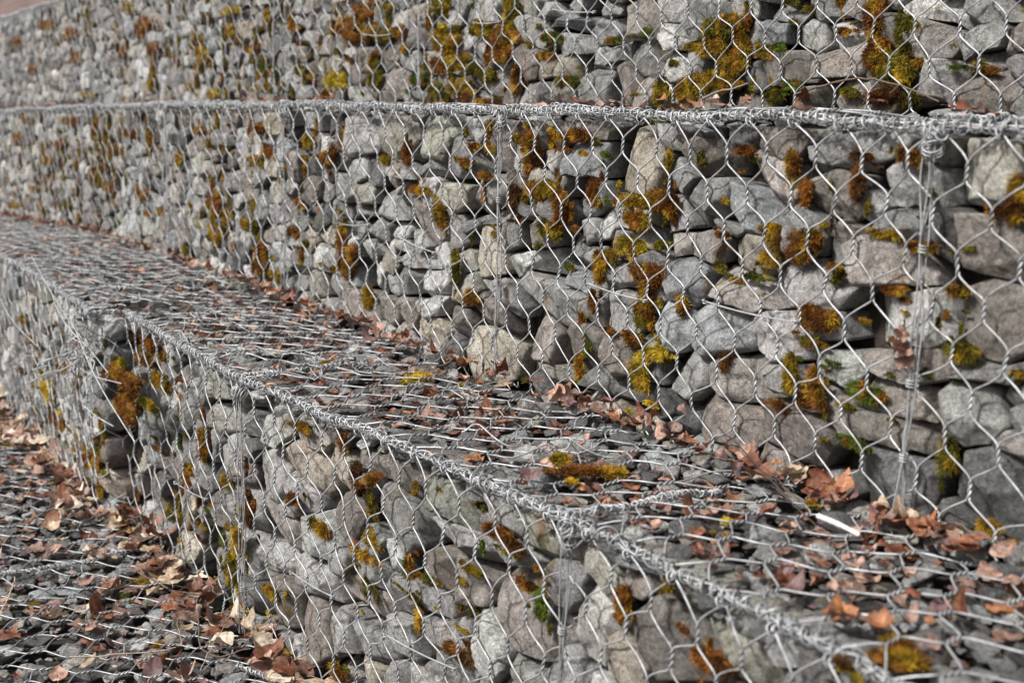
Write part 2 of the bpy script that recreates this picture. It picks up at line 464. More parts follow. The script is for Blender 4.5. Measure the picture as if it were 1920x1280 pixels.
        idx = np.arange(K * NA).reshape(K, NA); i2 = np.roll(idx, -1, 1)
        F = np.stack([idx[:-1], i2[:-1], i2[1:], idx[1:]], -1).reshape(-1, 4)
        V = np.vstack([V, V[:NA].mean(0)])
        T = np.stack([np.full(NA, K * NA), i2[0], idx[0]], -1)
        tone = np.array(G0[tones[i]]) * r_.uniform(.68, 1.22) * (1 + r_.normal(0, .010, 3))
        STONES.append(dict(V=V, F=[F, T], tint=tone, c=L(s0, base, z0), w=rad[0] + rad[NA // 2], h=rad[NA // 4] + rad[3 * NA // 4], tone=tones[i],
                           where=where, s=s0, z=(z0 - zlo(s0)) / (zhi(s0) - zlo(s0)), facing=1., mat='wall'))

# stones read off the photograph: zoom-window origin, then (cx, cy, w, h, tone) in window pixels
def seeds(ox, oy, data, n):
    out = []
    k = 2.977
    for q in data.split(';'):
        q = q.split()
        if len(q) < 5: continue
        cx, cy, w_, h_ = [float(v) for v in q[:4]]
        x, y = ox + cx / k, oy + cy / k; w_ /= k; h_ /= k
        s0, z0 = on_face(x, y, n)
        sa, _ = on_face(x - w_ / 2, y, n); sb, _ = on_face(x + w_ / 2, y, n)
        _, za = on_face(x, y - h_ / 2, n); _, zb = on_face(x, y + h_ / 2, n)
        out.append((s0, z0, abs(sb - sa) / 2, abs(za - zb) / 2 * .97, q[4]))
    return out
U_R3 = "510 70 290 120 g;780 50 180 140 g;950 45 200 110 g;1360 45 340 130 w;1700 60 330 160 g;480 190 140 130 b;665 200 240 140 l;875 185 200 170 l;1390 220 300 170 g;1550 115 90 80 g;1650 225 270 150 g;1850 210 170 160 n;545 370 310 210 n;850 350 310 180 n;1350 440 340 210 l;1600 330 260 100 g;1660 490 370 190 n;1870 390 160 170 g;630 530 300 120 n;310 560 280 100 n;900 520 190 140 n;330 430 240 120 k;30 340 130 170 l;140 45 170 90 g;300 50 140 110 l;20 150 90 140 g;1880 560 90 120 g;1100 400 180 150 d;1090 200 180 160 d"
U_R2 = "290 120 120 150 g;440 70 150 120 t;400 220 120 80 k;760 80 230 170 l;1040 160 150 150 g;1115 60 110 90 g;1250 120 290 120 b;1240 245 240 120 l;1290 15 270 70 g;1460 180 190 150 g;1630 90 200 230 n;1470 45 110 90 g;1840 50 170 120 g;1850 210 140 150 l;1660 320 220 220 g;1500 290 130 90 g;1370 335 150 130 g;1180 380 210 100 t;1520 470 190 260 n;1370 480 160 200 g;1850 370 150 160 l;760 310 160 170 g;1010 340 140 180 n;800 450 200 190 n;910 520 110 80 n;1210 510 140 120 n;1660 520 110 150 n;350 340 110 100 g;440 340 110 130 g;270 460 130 130 n;420 500 150 130 n;140 330 160 150 n;130 480 140 120 n"
M_R3 = "280 735 200 140 d;70 720 190 80 d;90 870 220 190 n;510 780 250 170 n;670 760 100 70 g;780 870 300 200 g;1000 780 260 90 g;420 980 380 190 p;100 1130 240 240 g;340 1150 260 240 b;800 1110 290 270 n;1230 1030 380 270 l;1340 850 200 140 n;1620 960 400 380 e;990 1180 120 110 l"
M_R6 = "110 35 240 110 g;85 180 170 150 p;300 250 270 200 t;340 440 400 200 p;700 400 340 220 g;840 60 200 140 n;1120 60 280 130 g;1100 280 500 230 p;1390 130 200 190 d;1690 200 430 320 n;1130 600 600 300 l;1690 620 480 460 n;180 660 320 280 b;480 690 300 310 l;270 940 330 300 p;520 920 160 120 g;810 870 260 260 g;1190 840 480 180 n;1660 890 380 140 g;1130 1050 460 160 n;1560 1110 370 310 g;1830 1000 220 130 w;1850 1180 180 190 g;1130 1220 500 150 n;760 1110 260 180 n;210 1170 360 240 n;590 1230 380 300 n"
M_R9 = "1100 160 600 330 k;1690 250 500 500 k;1430 370 200 90 k"
M_R2 = "80 770 180 210 g;280 800 220 250 e;480 790 210 240 e;690 720 170 120 g;640 900 170 220 g;830 810 210 270 n;1170 725 230 140 p;1400 700 280 120 n;1780 740 210 100 g;1300 880 280 180 b;1600 915 370 370 t;1130 910 100 140 p;40 950 130 170 g;270 990 190 120 g;450 950 180 90 g;590 1090 210 160 e;790 1100 220 210 g;1320 1100 220 240 b;300 1060 150 90 l;230 1160 150 140 g;390 1200 230 190 n;750 1215 240 120 g;1800 1210 180 140 l;1530 1180 120 90 l;60 1210 140 140 g"
M_R5 = "50 60 120 130 g;180 115 120 110 g;600 110 100 160 g;770 220 210 300 t;1050 110 190 170 n;1020 280 220 140 l;1250 240 280 160 g;1330 100 110 100 g;1260 350 280 130 b;1540 200 120 110 p;1530 350 210 170 g;1830 190 160 100 p;1880 370 240 250 b;1080 490 310 260 g;840 450 220 120 g;1310 540 210 190 l;1550 560 220 230 l;1810 640 180 240 b;780 580 220 180 n;590 600 180 160 n;1040 700 240 270 n;1270 760 240 320 n;1500 800 210 220 n;770 760 240 280 t;570 760 130 210 k;450 660 170 180 t;440 520 170 110 l;460 400 160 170 l;520 280 150 170 l;610 430 170 170 e;120 220 120 90 g;250 175 110 70 l;210 280 140 100 t;350 250 180 90 l;120 340 150 170 l;240 380 110 110 g;330 380 130 160 g;340 560 120 180 n;230 540 110 170 n;80 520 190 180 n;400 170 190 100 l;1480 980 320 250 d;1090 890 330 140 e;1850 910 260 240 g;1730 1060 240 150 k;1850 1180 170 150 k"
L_R8 = "190 50 190 150 n;370 120 170 160 n;210 170 120 90 g;60 330 170 380 n;320 370 270 310 g;570 300 290 200 e;640 510 360 230 g;860 350 230 140 g;870 610 300 170 l;1080 500 240 240 e;1150 740 190 220 g;1390 650 200 240 e;460 650 200 170 n;210 640 170 150 g;410 820 320 230 l;640 750 200 220 n;120 820 260 260 n;930 920 380 480 n;750 1060 260 360 l;1310 980 200 480 w;1440 1180 230 250 t;1730 1080 380 460 n;150 1050 210 210 g;370 1080 220 160 g;530 980 260 200 g;510 1200 280 200 g;1000 1250 180 170 g;130 1200 220 160 t;1750 740 260 120 e"
L_R7 = "1310 300 120 270 l;1450 130 150 250 g;1620 80 180 190 t;1790 160 200 340 t;1590 250 130 130 g;1490 440 190 200 p;1660 500 150 260 g;1450 590 180 180 g;1480 820 180 310 n;1640 720 180 230 g;1770 590 150 280 g;1650 1000 170 350 n;1770 1040 140 230 g;1830 880 160 190 t;790 220 110 230 n;940 300 140 220 n;1170 520 180 200 g;1150 700 170 220 g;930 100 110 100 n"
L_R4 = "720 780 180 200 g;800 890 120 120 g;790 1020 140 140 g;1100 1020 120 100 g;1170 1130 150 150 p;1010 1100 110 180 g;1320 1190 180 150 g;1100 880 90 140 g;1190 950 110 200 e;1330 1030 170 140 g;1560 1090 90 180 g;770 1150 130 120 g;900 1180 120 90 g;620 1130 130 180 n;1490 1220 120 120 g"
sd = seeds(1280, 0, M_R3, 0) + seeds(1280, 400, M_R6, 0) + seeds(1280, 850, M_R9, 0) + seeds(640, 0, M_R2, 0) + seeds(640, 400, M_R5, 0)
wall_stones(sd, lambda s: 0 * np.asarray(s), -1.75, 6.3, lambda s: float(z_mb(s)) - .015, lambda s: float(z_mt(s)) - .008, 'middle', 21)
sd = seeds(1280, 0, U_R3, N_U) + seeds(640, 0, U_R2, N_U)
wall_stones(sd, lambda s: N_U + 0 * np.asarray(s), -1.4, 7.6, lambda s: float(z_ub(s)) - .01, lambda s: float(z_ut(s)) - .006, 'upper', 22)
sd = seeds(640, 850, L_R8, .375) + seeds(0, 850, L_R7, .43) + seeds(0, 400, L_R4, .43)
wall_stones([q for q in sd if q[0] < 1.02], lambda s: n_l(np.minimum(s, 1.03)), -1.45, 1.07, lambda s: float(z_lb(s)) - .015, lambda s: float(z_lt(s)) - .012, 'lower', 23)
wall_stones([], lambda s: n_l(np.maximum(s, 1.07)), 1.08, 4.6, lambda s: float(z_lb(s)) - .015, lambda s: float(z_lt(s)) - .012, 'far lower', 24)

# ------------------------------------------------------------------ loose rubble on the terraces
def proto_rock(k):
    import bmesh
    r_ = np.random.default_rng(100 + k)
    bm = bmesh.new()
    for p in nrm(r_.normal(size=(13 + k % 5, 3))) * r_.uniform(.8, 1., (13 + k % 5, 1)): bm.verts.new(p * np.array([1, r_.uniform(.7, .95) if k % 2 else .8, (.26, .38, .52)[k % 3]]))
    h_ = bmesh.ops.convex_hull(bm, input=bm.verts)
    bmesh.ops.delete(bm, geom=[v for v in bm.verts if not v.link_faces], context='VERTS')
    bmesh.ops.dissolve_limit(bm, angle_limit=.12, verts=bm.verts, edges=bm.edges)
    bmesh.ops.bevel(bm, geom=list(bm.edges), offset=.05, segments=2, affect='EDGES', profile=.5)
    bmesh.ops.triangulate(bm, faces=bm.faces)
    bmesh.ops.subdivide_edges(bm, edges=[e for e in bm.edges if e.calc_length() > .3], cuts=2, use_grid_fill=True)
    bmesh.ops.triangulate(bm, faces=bm.faces)
    bm.verts.ensure_lookup_table()
    V = np.array([v.co[:] for v in bm.verts]); F = np.array([[v.index for v in f.verts] for f in bm.faces]); bm.free()
    V = V + nrm(V) * (.07 * fbm(V * 2.5 + k, k, 3))[:, None]
    return V, F
PROTO = [proto_rock(k) for k in range(18)]
def rot(ax, an):
    ax = nrm(np.asarray(ax, float)); K = np.array([[0, -ax[2], ax[1]], [ax[2], 0, -ax[0]], [-ax[1], ax[0], 0]])
    return np.eye(3) + math.sin(an) * K + (1 - math.cos(an)) * K @ K
def rubble(smin, smax, nmin, nmax, zf, where, seed, count, szr, sep=.6):
    r_ = np.random.default_rng(seed)
    P2 = []; A2 = np.zeros((count + 1, 3))
    for it in range(count * 10):
        if len(P2) >= count: break
        s0 = r_.uniform(smin, smax); n0 = r_.uniform(nmin(s0), nmax(s0)); sz = szr[0] + (szr[1] - szr[0]) * r_.random() ** 1.8
        c = L(s0, n0, zf(s0, n0))
        if not inframe(c, 120, 120): continue
        m_ = len(P2)
        if m_ and (((A2[:m_, 0] - s0) ** 2 + (A2[:m_, 1] - n0) ** 2) < (sep * (A2[:m_, 2] + sz)) ** 2).any(): continue
        P2.append((s0, n0, sz)); A2[m_] = (s0, n0, sz)
        V, F = PROTO[r_.integers(len(PROTO))]
        R = rot([0, 0, 1], r_.uniform(0, 6.3)) @ rot(r_.normal(size=3), r_.normal(0, .28))
        W = (V * sz) @ R.T
        c = c + Zv * (.15 * sz - W[:, 2].max() * .35 + r_.uniform(-.006, .003))
        tone = r_.choice(list('kkdgbnpel'), p=[.15, .08, .10, .22, .22, .09, .04, .02, .08])
        col = np.array(G0[tone]) * r_.uniform(.75, 1.1)
        STONES.append(dict(V=W + c, F=[F], tint=col, c=c, w=sz * 1.8, h=sz * 1.2, tone=tone, where=where, s=s0, z=n0, facing=.55, mat='rubble'))
z_ter1 = lambda s, n: z_lt(s) - .018 + .009 * float(noise(np.array([s * 9, n * 9, 2.]), 3)) * min(1, max(0, n_l(s) - n) / .06) + .028 * max(0, 1 - n / .12) * float(I(s, [-.4, 0], [1, .2]))
rubble(-1.5, .5, lambda s: .0, lambda s: float(n_l(s)) - .02, z_ter1, 'lower terrace', 31, 260, (.028, .052), .52)
rubble(.5, 5, lambda s: .005, lambda s: float(n_l(s)) - .02, z_ter1, 'lower terrace', 41, 420, (.022, .045), .52)
rubble(-1.5, 1.2, lambda s: .0, lambda s: float(n_l(s)) - .01, lambda s, n: z_ter1(s, n) - .004, 'lower terrace', 32, 1500, (.010, .026), .45)
rubble(1.2, 5, lambda s: .0, lambda s: float(n_l(s)) - .01, lambda s, n: z_ter1(s, n) - .004, 'lower terrace', 42, 900, (.012, .026), .48)
zt2 = lambda s, n: z_mt(s) - .014 + (float(z_ub(s)) - float(z_mt(s)) + .0) * (-n / .37)
rubble(-1.3, 5.5, lambda s: -.36, lambda s: -.012, zt2, 'middle terrace', 33, 500, (.014, .04), .55)
zg = lambda s, n: z_lb(s) - .012
rubble(-.5, 5, lambda s: float(n_l(s)) - .03, lambda s: 1.7, zg, 'ground terrace', 34, 900, (.02, .048), .5)
rubble(-.5, 4, lambda s: float(n_l(s)) - .03, lambda s: 1.6, zg, 'ground terrace', 35, 1100, (.009, .02), .48)
zu2 = lambda s, n: z_ut(s) - .015
rubble(3.5, 8, lambda s: N_U - .45, lambda s: N_U - .01, zu2, 'upper terrace', 36, 160, (.02, .045), .56)

# ------------------------------------------------------------------ wire
WH, HP = .0850, .0555          # hexagon width, half pitch
def hex_strands(smin, smax, zspan, s_ph, tw=.013, rt=.0016):
    """flat strands in (s, t) with t measured down from the top edge; returns (N,P,3): s, out, t"""
    out = []
    rows = int(zspan / HP) + 1
    for j in range(rows):
        t0 = .046 + j * HP
        if t0 > zspan: break
        off = 0 if j % 2 == 0 else .5
        k0 = math.ceil((smin - s_ph) / WH - off); k1 = math.ceil((smax - s_ph) / WH - off)
        for k in range(k0, k1):
            s0 = s_ph + (k + off) * WH
            for sg in (1, -1):
                tp = np.linspace(-1, 1, 13)
                ang = (tp + 1) * 1.5 * math.pi
                hs_ = -sg * rt * np.cos(ang); hn = sg * rt * np.sin(ang)
                a = np.stack([s0 + hs_, hn, t0 + tp * tw], 1)
                up = t0 - HP; dn = t0 + HP
                m1 = [s0 - sg * WH / 4, 0, (up + tw + t0 - tw) / 2]
                m2 = [s0 + sg * WH / 4, 0, (dn - tw + t0 + tw) / 2]
                if j == 0: m1 = [s0 - sg * WH * .5, 0, -.0]
                def seg(p, q, ts): return [[p[i] + (q[i] - p[i]) * v for i in range(3)] for v in ts]
                # slightly convex diagonals that ease into the twist
                d1 = np.array(seg(m1, a[0], [0, .25, .5, .75, .9])); d2 = np.array(seg(a[-1], m2, [.1, .25, .5, .75, 1]))
                bow = .0022
                d1[:, 0] += -sg * bow * np.array([0, .4, .8, .9, .5]) * -1; d2[:, 0] += sg * bow * np.array([.5, .9, .8, .4, 0]) * -1
                out.append(np.vstack([d1, a, d2]))
    return np.array(out) if out else np.zeros((0, 23, 3))
def wob(A, amp, f, seed):
    """smooth warp of the flat strands (adds to s and t)"""
    q = np.stack([A[..., 0] * f, A[..., 2] * f, np.full(A.shape[:2], seed * 1.7)], -1)
    A = A.copy()
    A[..., 0] += amp * (noise(q, seed) + .5 * noise(q * 2.3, seed + 4)); A[..., 2] += amp * (noise(q, seed + 9) + .5 * noise(q * 2.3, seed + 5)) * np.minimum(1, np.maximum(A[..., 2], 0) / .04)
    return A
RW = .00134
def front_panel(parent, s0, s1, nf, zt, zb, ph, seed, K):
    A = hex_strands(s0, s1, float(zt((s0 + s1) / 2) - zb((s0 + s1) / 2)) - .004, ph)
    if not len(A): return
    A = wob(A, .0085, 9, seed)
    A[..., 1] += .0058 + .0050 * noise(np.stack([A[..., 0] * 9, A[..., 2] * 9, 0 * A[..., 0]], -1), seed + 2) + .0035 * noise(np.stack([A[..., 0] * 26, A[..., 2] * 26, 0 * A[..., 0]], -1), seed + 3)
    k = np.clip(A[..., 2] / .03, 0, 1)
    A[..., 1] = A[..., 1] * k + .004 * (1 - k)
    P = L(A[..., 0], nf(A[..., 0]) + A[..., 1], zt(A[..., 0]) - A[..., 2])
    P = P[inframe(P[:, 10], 160, 160)]
    if not len(P): return
    V, F = tubes(P, RW, K)
    make('front_panel', V, [F], M_WIRE, parent, smooth=True)
def lid_panel(parent, s0, s1, nf, nb, zt, ph, seed, K, amp=.011, lift=.010):
    sm = (s0 + s1) / 2
    A = hex_strands(s0, s1, float(nf(sm) - nb), ph)
    if not len(A): return
    A = wob(A, .015, 8, seed)
    q = np.stack([A[..., 0] * 8, A[..., 2] * 8, 0 * A[..., 0]], -1)
    hgt = lift + amp * noise(q, seed + 2) + A[..., 1]
    k = np.clip(A[..., 2] / .03, 0, 1); hgt = hgt * k + .004 * (1 - k)
    P = L(A[..., 0], nf(A[..., 0]) - A[..., 2], zt(A[..., 0]) + hgt)
    P = P[inframe(P[:, 10], 160, 160)]
    if not len(P): return
    V, F = tubes(P, RW, K)
    make('lid_panel', V, [F], M_WIRE, parent, smooth=True)

def rope(C, seed, thick=1., acc=None, K=5, coils=2, strands=3, ppm=900):
    """irregular bundle of lacing wire along the polyline function C(t in metres, array) -> (P, A, B)"""
    r_ = np.random.default_rng(seed)
    fn, length = C
    acc = acc or Acc()
    n = max(30, int(length * 260)); t = np.linspace(0, length, n)
    P, A, B = fn(t)
    for k in range(strands):
        ph = r_.uniform(0, 6.3); pt = r_.uniform(.035, .07) * r_.choice([-1, 1])
        rad = thick * (.0036 + .0020 * noise(np.stack([t * 22, t * 0 + k * 5.1, t * 0], 1), seed + k))
        an = ph + t / pt * 2 * math.pi * .5 + 1.4 * noise(np.stack([t * 17, t * 0 + k * 3.3, t * 0 + 2], 1), seed)
        Q = P + A * (rad * np.cos(an))[:, None] + B * (rad * np.sin(an))[:, None]
        V, F = tubes(Q, .00135, K); acc.add(V, [F])
    n = max(60, int(length * ppm)); t = np.linspace(0, length, n); P, A, B = fn(t)
    for k in range(coils):
        pit = thick * (.0150 if k == 0 else r_.uniform(.028, .036)); sg = 1 if k == 0 else -1
        ph = r_.uniform(0, 6.3)
        rad = thick * (.0066 + (.0014 + .0014 * k) * noise(np.stack([t * 60, t * 0 + k * 5, t * 0], 1), seed + 7 + k) + .0016 * noise(np.stack([t * 18, t * 0 + k * 5, t * 0], 1), seed + 8))
        tt = t + .0028 * noise(np.stack([t * 40, t * 0 + k, t * 0 + 3], 1), seed + 2)
        an = ph + sg * tt / pit * 2 * math.pi
        slip = .0035 * noise(np.stack([t * 120, t * 0, t * 0 + k], 1), seed + 31)
        T = nrm(np.gradient(P, axis=0))
        Q = P + A * (rad * np.cos(an))[:, None] + B * (rad * np.sin(an))[:, None] + T * slip[:, None]
        V, F = tubes(Q, .0014 if k == 0 else .0012, K); acc.add(V, [F])
    return acc
def edge_curve(s0, s1, nf, zf, dn=.002, dz=0., seed=0):
    def fn(t):
        s = s0 + t
        j = noise(np.stack([s * 7, s * 0, s * 0 + seed], -1), seed); j2 = noise(np.stack([s * 9, s * 0, s * 0 + 5], -1), seed + 1)
        P = L(s, nf(s) + dn + .004 * j, zf(s) + dz + .004 * j2)
        return P, np.tile(Nv, (len(t), 1)), np.tile(Zv, (len(t), 1))
    return fn, s1 - s0
def seg_curve(p, q, A, sag=0., seed=0, wobble=.003):
    p = np.asarray(p, float); q = np.asarray(q, float); Ln = float(np.linalg.norm(q - p)); d = (q - p) / Ln
    A = nrm(np.asarray(A, float)); B = np.cross(d, A)
    def fn(t):
        u = t / Ln
        P = p + d * t[:, None] + A * (sag * np.sin(u * math.pi) + wobble * noise(np.stack([t * 25, t * 0 + seed, t * 0], 1), seed))[:, None] + B * (wobble * noise(np.stack([t * 25, t * 0 + seed, t * 0 + 5], 1), seed + 3))[:, None]
        return P, np.tile(A, (len(t), 1)), np.tile(B, (len(t), 1))
    return fn, Ln
def post(s, nf, zt, zb, seed, thick=.8):
    acc = Acc(); r_ = np.random.default_rng(seed)
    top = L(s, float(nf(s)) + .008, float(zt(s))); bot = L(s + r_.uniform(-.01, .01), float(nf(s)) + .012, float(zb(s)) + .01)
    n = 70; t = np.linspace(0, 1, n)
    for k in range(3):
        o = r_.normal(0, .0036, 2); f = r_.uniform(5, 9)
        x = o[0] + .004 * noise(np.stack([t * f, t * 0 + k * 4.4, t * 0], 1), seed); y = abs(o[1]) + .002 * noise(np.stack([t * f, t * 0 + k * 4.4, t * 0 + 9], 1), seed)
        if k == 2: x = x + .012 * np.sin(t * math.pi * 2 + 1) * r_.choice([-1, 1])
        V, F = tubes(top + (bot - top) * t[:, None] + Dv * x[:, None] + Nv * y[:, None], .0011, 6); acc.add(V, [F])
    n = 220; t = np.linspace(0, 1, n); an = t * 2 * math.pi * 4; rad = .0030 + .0015 * noise(np.stack([t * 20, t * 0, t * 0], 1), seed)
    V, F = tubes(top + (bot - top) * t[:, None] + Dv * (rad * np.cos(an))[:, None] + Nv * (.002 + rad * np.sin(an))[:, None], .0010, 5); acc.add(V, [F])
    for h in (0.02, .27 + .05 * r_.random(), .55 + .1 * r_.random(), .82):
        t = np.linspace(0, 1, 50); an = t * 2 * math.pi * 2.6
        c = top + (bot - top) * h
        V, F = tubes(c - Zv * ((t - .5) * .010)[:, None] + Dv * (.0050 * np.cos(an))[:, None] + Nv * (.003 + .0050 * np.sin(an))[:, None], .0013, 5); acc.add(V, [F])
    # knot where the post meets the edge bundle
    for k in range(7):
        t = np.linspace(0, 1, 60); an = t * 2 * math.pi * r_.uniform(1.2, 2.5); ax = nrm(r_.normal(size=3)); u = nrm(np.cross(ax, [0.1, .3, 1])); v = np.cross(ax, u); rr = r_.uniform(.007, .013)
        c = top + Nv * .004 - Zv * r_.uniform(-.004, .03) + Dv * r_.normal(0, .008)
        V, F = tubes(c + u * (rr * np.cos(an))[:, None] + v * (rr * np.sin(an))[:, None] + ax * ((t - .5) * .012)[:, None], .0012, 5); acc.add(V, [F])
    return acc
def loops_at_nodes(s0, s1, ph, nf, zf, seed):
    acc = Acc(); r_ = np.random.default_rng(seed); Q = []
    k0 = math.ceil((s0 - ph) / WH); k1 = math.ceil((s1 - ph) / WH)
    for k in range(k0, k1):
        s = ph + k * WH
        t = np.linspace(0, 1, 34); an = t * 2 * math.pi * 1.8 + r_.uniform(0, 1)
        rr = .0062 + .0018 * r_.random()
        c = L(s, float(nf(s)) + .003, float(zf(s)) - .002)
        Q.append(c + Nv * (rr * np.cos(an))[:, None] + Zv * (rr * np.sin(an))[:, None] + Dv * ((t - .5) * .014 + .002 * np.sin(an * 2))[:, None])
    if Q:
        V, F = tubes(np.array(Q), .0013, 5); acc.add(V, [F])
    return acc
def merge(a, b_):
    for V, T in zip(b_.V, b_.T): pass
    for k in (3, 4):
        for f in b_.F[k]: a.F[k].append(f + a.n)
    a.V += b_.V; a.T += b_.T; a.n += b_.n

def tier(name, bays, nf, zt, zb, nb, phf, phl, seed, label, lid=True, front=True, cut=None):
    for i, (a, b_, has_post) in enumerate(bays):
        s_mid = (a + b_) / 2
        root = empty('gabion_basket', L(a, float(nf(a)), float(zb(a))))
        o = np.array(root.location)
        tag(root, label[i], 'gabion basket', 'galvanised wire gabion baskets')
        ch = []
        before = set(COL.objects)
        Kf = 6 if s_mid < 2.2 else 4
        if front: front_panel(root, a, b_, nf, zt, zb, phf, seed + i, Kf)
        if lid: lid_panel(root, a, b_, nf, nb, zt, phl, seed + 50 + i, Kf)
        far = s_mid > 2.5
        ac = rope(edge_curve(a, b_, nf, zt, dz=.006, seed=seed), seed + i * 3, 1.25 if 'lower' in name else 1.1, K=4 if far else 5, ppm=500 if far else 1000)
        merge(ac, loops_at_nodes(a, b_, phf + WH / 2, nf, zt, seed))
        ac.make('edge_lacing', M_WIRE, root)
        if front and has_post:
            post(a, nf, zt, zb, seed + 20 + i).make('corner_tie', M_WIRE, root)
        if lid and has_post and s_mid < 4:
            p = L(a, float(nf(a)) + .002, float(zt(a)) + .010); q = L(a + .01, float(nf(a)) - .26, float(zt(a)) + .006)
            rope(seg_curve(p, q, Zv, .004, seed + i, .004), seed + 77 + i, .8, K=5, ppm=800, strands=3).make('lid_seam', M_WIRE, root)
        # move parts so that they are expressed relative to the basket's base
        for c in COL.objects:
            if c.parent is root and c.data is not None:
                c.data.transform(Matrix.Translation(-root.location))
nm = lambda s: 0 * np.asarray(s, float)
nu = lambda s: N_U + 0 * np.asarray(s, float)
mb = [(-1.75, -1.0, 0), (-1.0, 0, 1), (0, 1.04, 1), (1.04, 1.98, 1), (1.98, 3.0, 1), (3.0, 4.0, 1), (4.0, 5.0, 0), (5.0, 6.3, 0)]
pos_txt = ['nearest, cut by the right edge', 'right of the tall central tie', 'left of the tall central tie', 'second left of the central tie', 'third left of the central tie', 'fourth left of the central tie, blurred', 'last but one on the left, blurred', 'at the far left edge, blurred']
tier('middle', mb, nm, z_mt, z_mb, -.36, -.793, -.76, 300, ['wire basket of the middle tier, ' + p for p in pos_txt])
ub = [(-1.5, -1.0, 0), (-1.0, 0, 0), (0, 1.0, 0), (1.0, 2.0, 1), (2.0, 3.0, 1), (3.0, 4.0, 1), (4.0, 5.2, 0), (5.2, 7.6, 0)]
up_txt = ['at the top right corner', 'behind the right half of the rope edge', 'behind the centre of the picture', 'left of centre, mossy', 'third from left, streaked with orange moss', 'second from left with golden moss column', 'beside the far left end, blurred', 'at the top left corner under the brown slope']
tier('upper', ub, nu, z_ut, z_ub, N_U - .5, -.630, -.6, 400, ['wire basket of the upper tier, ' + p for p in up_txt])
lb = [(-1.45, -.77, 0), (-.77, .22, 1), (.22, 1.04, 1)]
tier('lower', lb, lambda s: n_l(np.minimum(s, 1.03)), z_lt, z_lb, .02, -.762, -.74, 500,
     ['wire basket of the lower tier in the blurred bottom right corner', 'wire basket of the lower tier between the two tied corners', 'wire basket of the lower tier left of the narrow tie, ending at the torn corner'])
lb2 = [(1.07, 2.05, 0), (2.05, 3.05, 1), (3.05, 4.6, 1)]
tier('lower left', lb2, lambda s: n_l(np.maximum(s, 1.07)), z_lt, z_lb, .02, 1.09, 1.1, 600,
     ['wire basket of the lower tier just beyond the torn corner, at the left', 'wire basket of the lower tier at the left edge, second past the torn corner', 'farthest wire basket of the lower tier, at the left edge'])
# end panel of the projecting basket and the torn tangle
root = [o for o in bpy.data.objects if o.type == 'EMPTY' and 'just beyond the torn corner' in o.get('label', '')][0]
def basket_of(sub): return [o for o in bpy.data.objects if o.type == 'EMPTY' and sub in o.get('label', '')][0]
def add_rel(acc, name, root):
    o = acc.make(name, M_WIRE, root); o.data.transform(Matrix.Translation(-root.location)); return o
acc = Acc(); r_ = np.random.default_rng(3)
p = L(1.06, .54, -.487); q = L(1.04, .40, -.485)
rope(seg_curve(p, q, Zv, .0, 4), 91, .9, acc)
add_rel(acc, 'end_lacing', root)
A = wob(hex_strands(0, .16, .50, .03), .008, 9, 66)
P = L(1.052 - .004 - A[..., 1] + .006 * noise(A * 12, 5),   .51 - A[..., 0], -.49 - A[..., 2])
V, F = tubes(P, RW, 5); acc2 = Acc(); acc2.add(V, [F]); add_rel(acc2, 'end_panel', root)
acc = Acc()
for k in range(34):
    t = np.linspace(0, 1, 40); z0 = -.49 - r_.uniform(0, .1); n0 = r_.uniform(.44, .56); ln = r_.uniform(.05, .15)
    base = L(1.04 + r_.normal(0, .02), n0, z0)
    d = nrm(-Zv * r_.uniform(.4, 1) + Dv * r_.normal(0, .35) + Nv * r_.normal(0, .5))
    cur = base + d * (t * ln)[:, None] + Dv * (.016 * noise(np.stack([t * 4, t * 0 + k, t * 0], 1), 3))[:, None] + Nv * (.018 * noise(np.stack([t * 4, t * 0 + k, t * 0 + 4], 1), 8))[:, None]
    V, F = tubes(cur, .0014, 5); acc.add(V, [F])
add_rel(acc, 'broken_wires', root)
# long slack wires hanging down in front of the torn corner
acc = Acc()
for x0, y0, x1, y1 in [(135, 600, 240, 830), (60, 480, 190, 700), (150, 690, 215, 720), (0, 560, 60, 650), (100, 560, 150, 650), (150, 745, 200, 800), (170, 640, 130, 760)]:
    a_ = on_face(x0, y0, .555); c_ = on_face(x1, y1, .545)
    t = np.linspace(0, 1, 40)[:, None]
    A0 = L(a_[0], .555, a_[1]); B0 = L(c_[0], .53, c_[1])
    cur = A0 + (B0 - A0) * t + Nv * (.012 * np.sin(t * math.pi)) + Dv * .006 * noise(np.concatenate([t * 5, t * 0 + x0, t * 0], 1), 2)[:, None]
    V, F = tubes(cur, .0015, 5); acc.add(V, [F])
add_rel(acc, 'slack_wires', root)
# loose bent wires lying over the lid of the lower baskets
def loose(root, nw, sr, seed):
    r_ = np.random.default_rng(seed); acc = Acc()
    for k in range(nw):
        s0 = r_.uniform(*sr); nl = float(n_l(s0)); n0 = r_.uniform(.12, nl - .02); ln = r_.uniform(.10, .26); an = r_.normal(math.pi / 2 * r_.choice([-1, 1]), .7)
        t = np.linspace(0, 1, 60); w1 = noise(np.stack([t * 5, t * 0 + k, t * 0], 1), seed); w2 = noise(np.stack([t * 6, t * 0 + k, t * 0 + 4], 1), seed)
        ss = s0 + math.cos(an) * t * ln + .02 * w1; nn_ = np.clip(n0 - math.sin(an) * t * ln + .02 * w2, .02, nl)
        acc = Acc(); V, F = tubes(L(ss, nn_, z_lt(ss) + .016 + .010 * w1 + .006 * np.sin(t * 9 + k)), .0013, 5); acc.add(V, [F]); add_rel(acc, 'loose_wire', root)
loose(basket_of('between the two tied'), 9, (-.7, .2), 61); loose(basket_of('left of the narrow tie'), 14, (.25, 1.0), 62); loose(basket_of('just beyond the torn'), 16, (1.1, 2.0), 63)
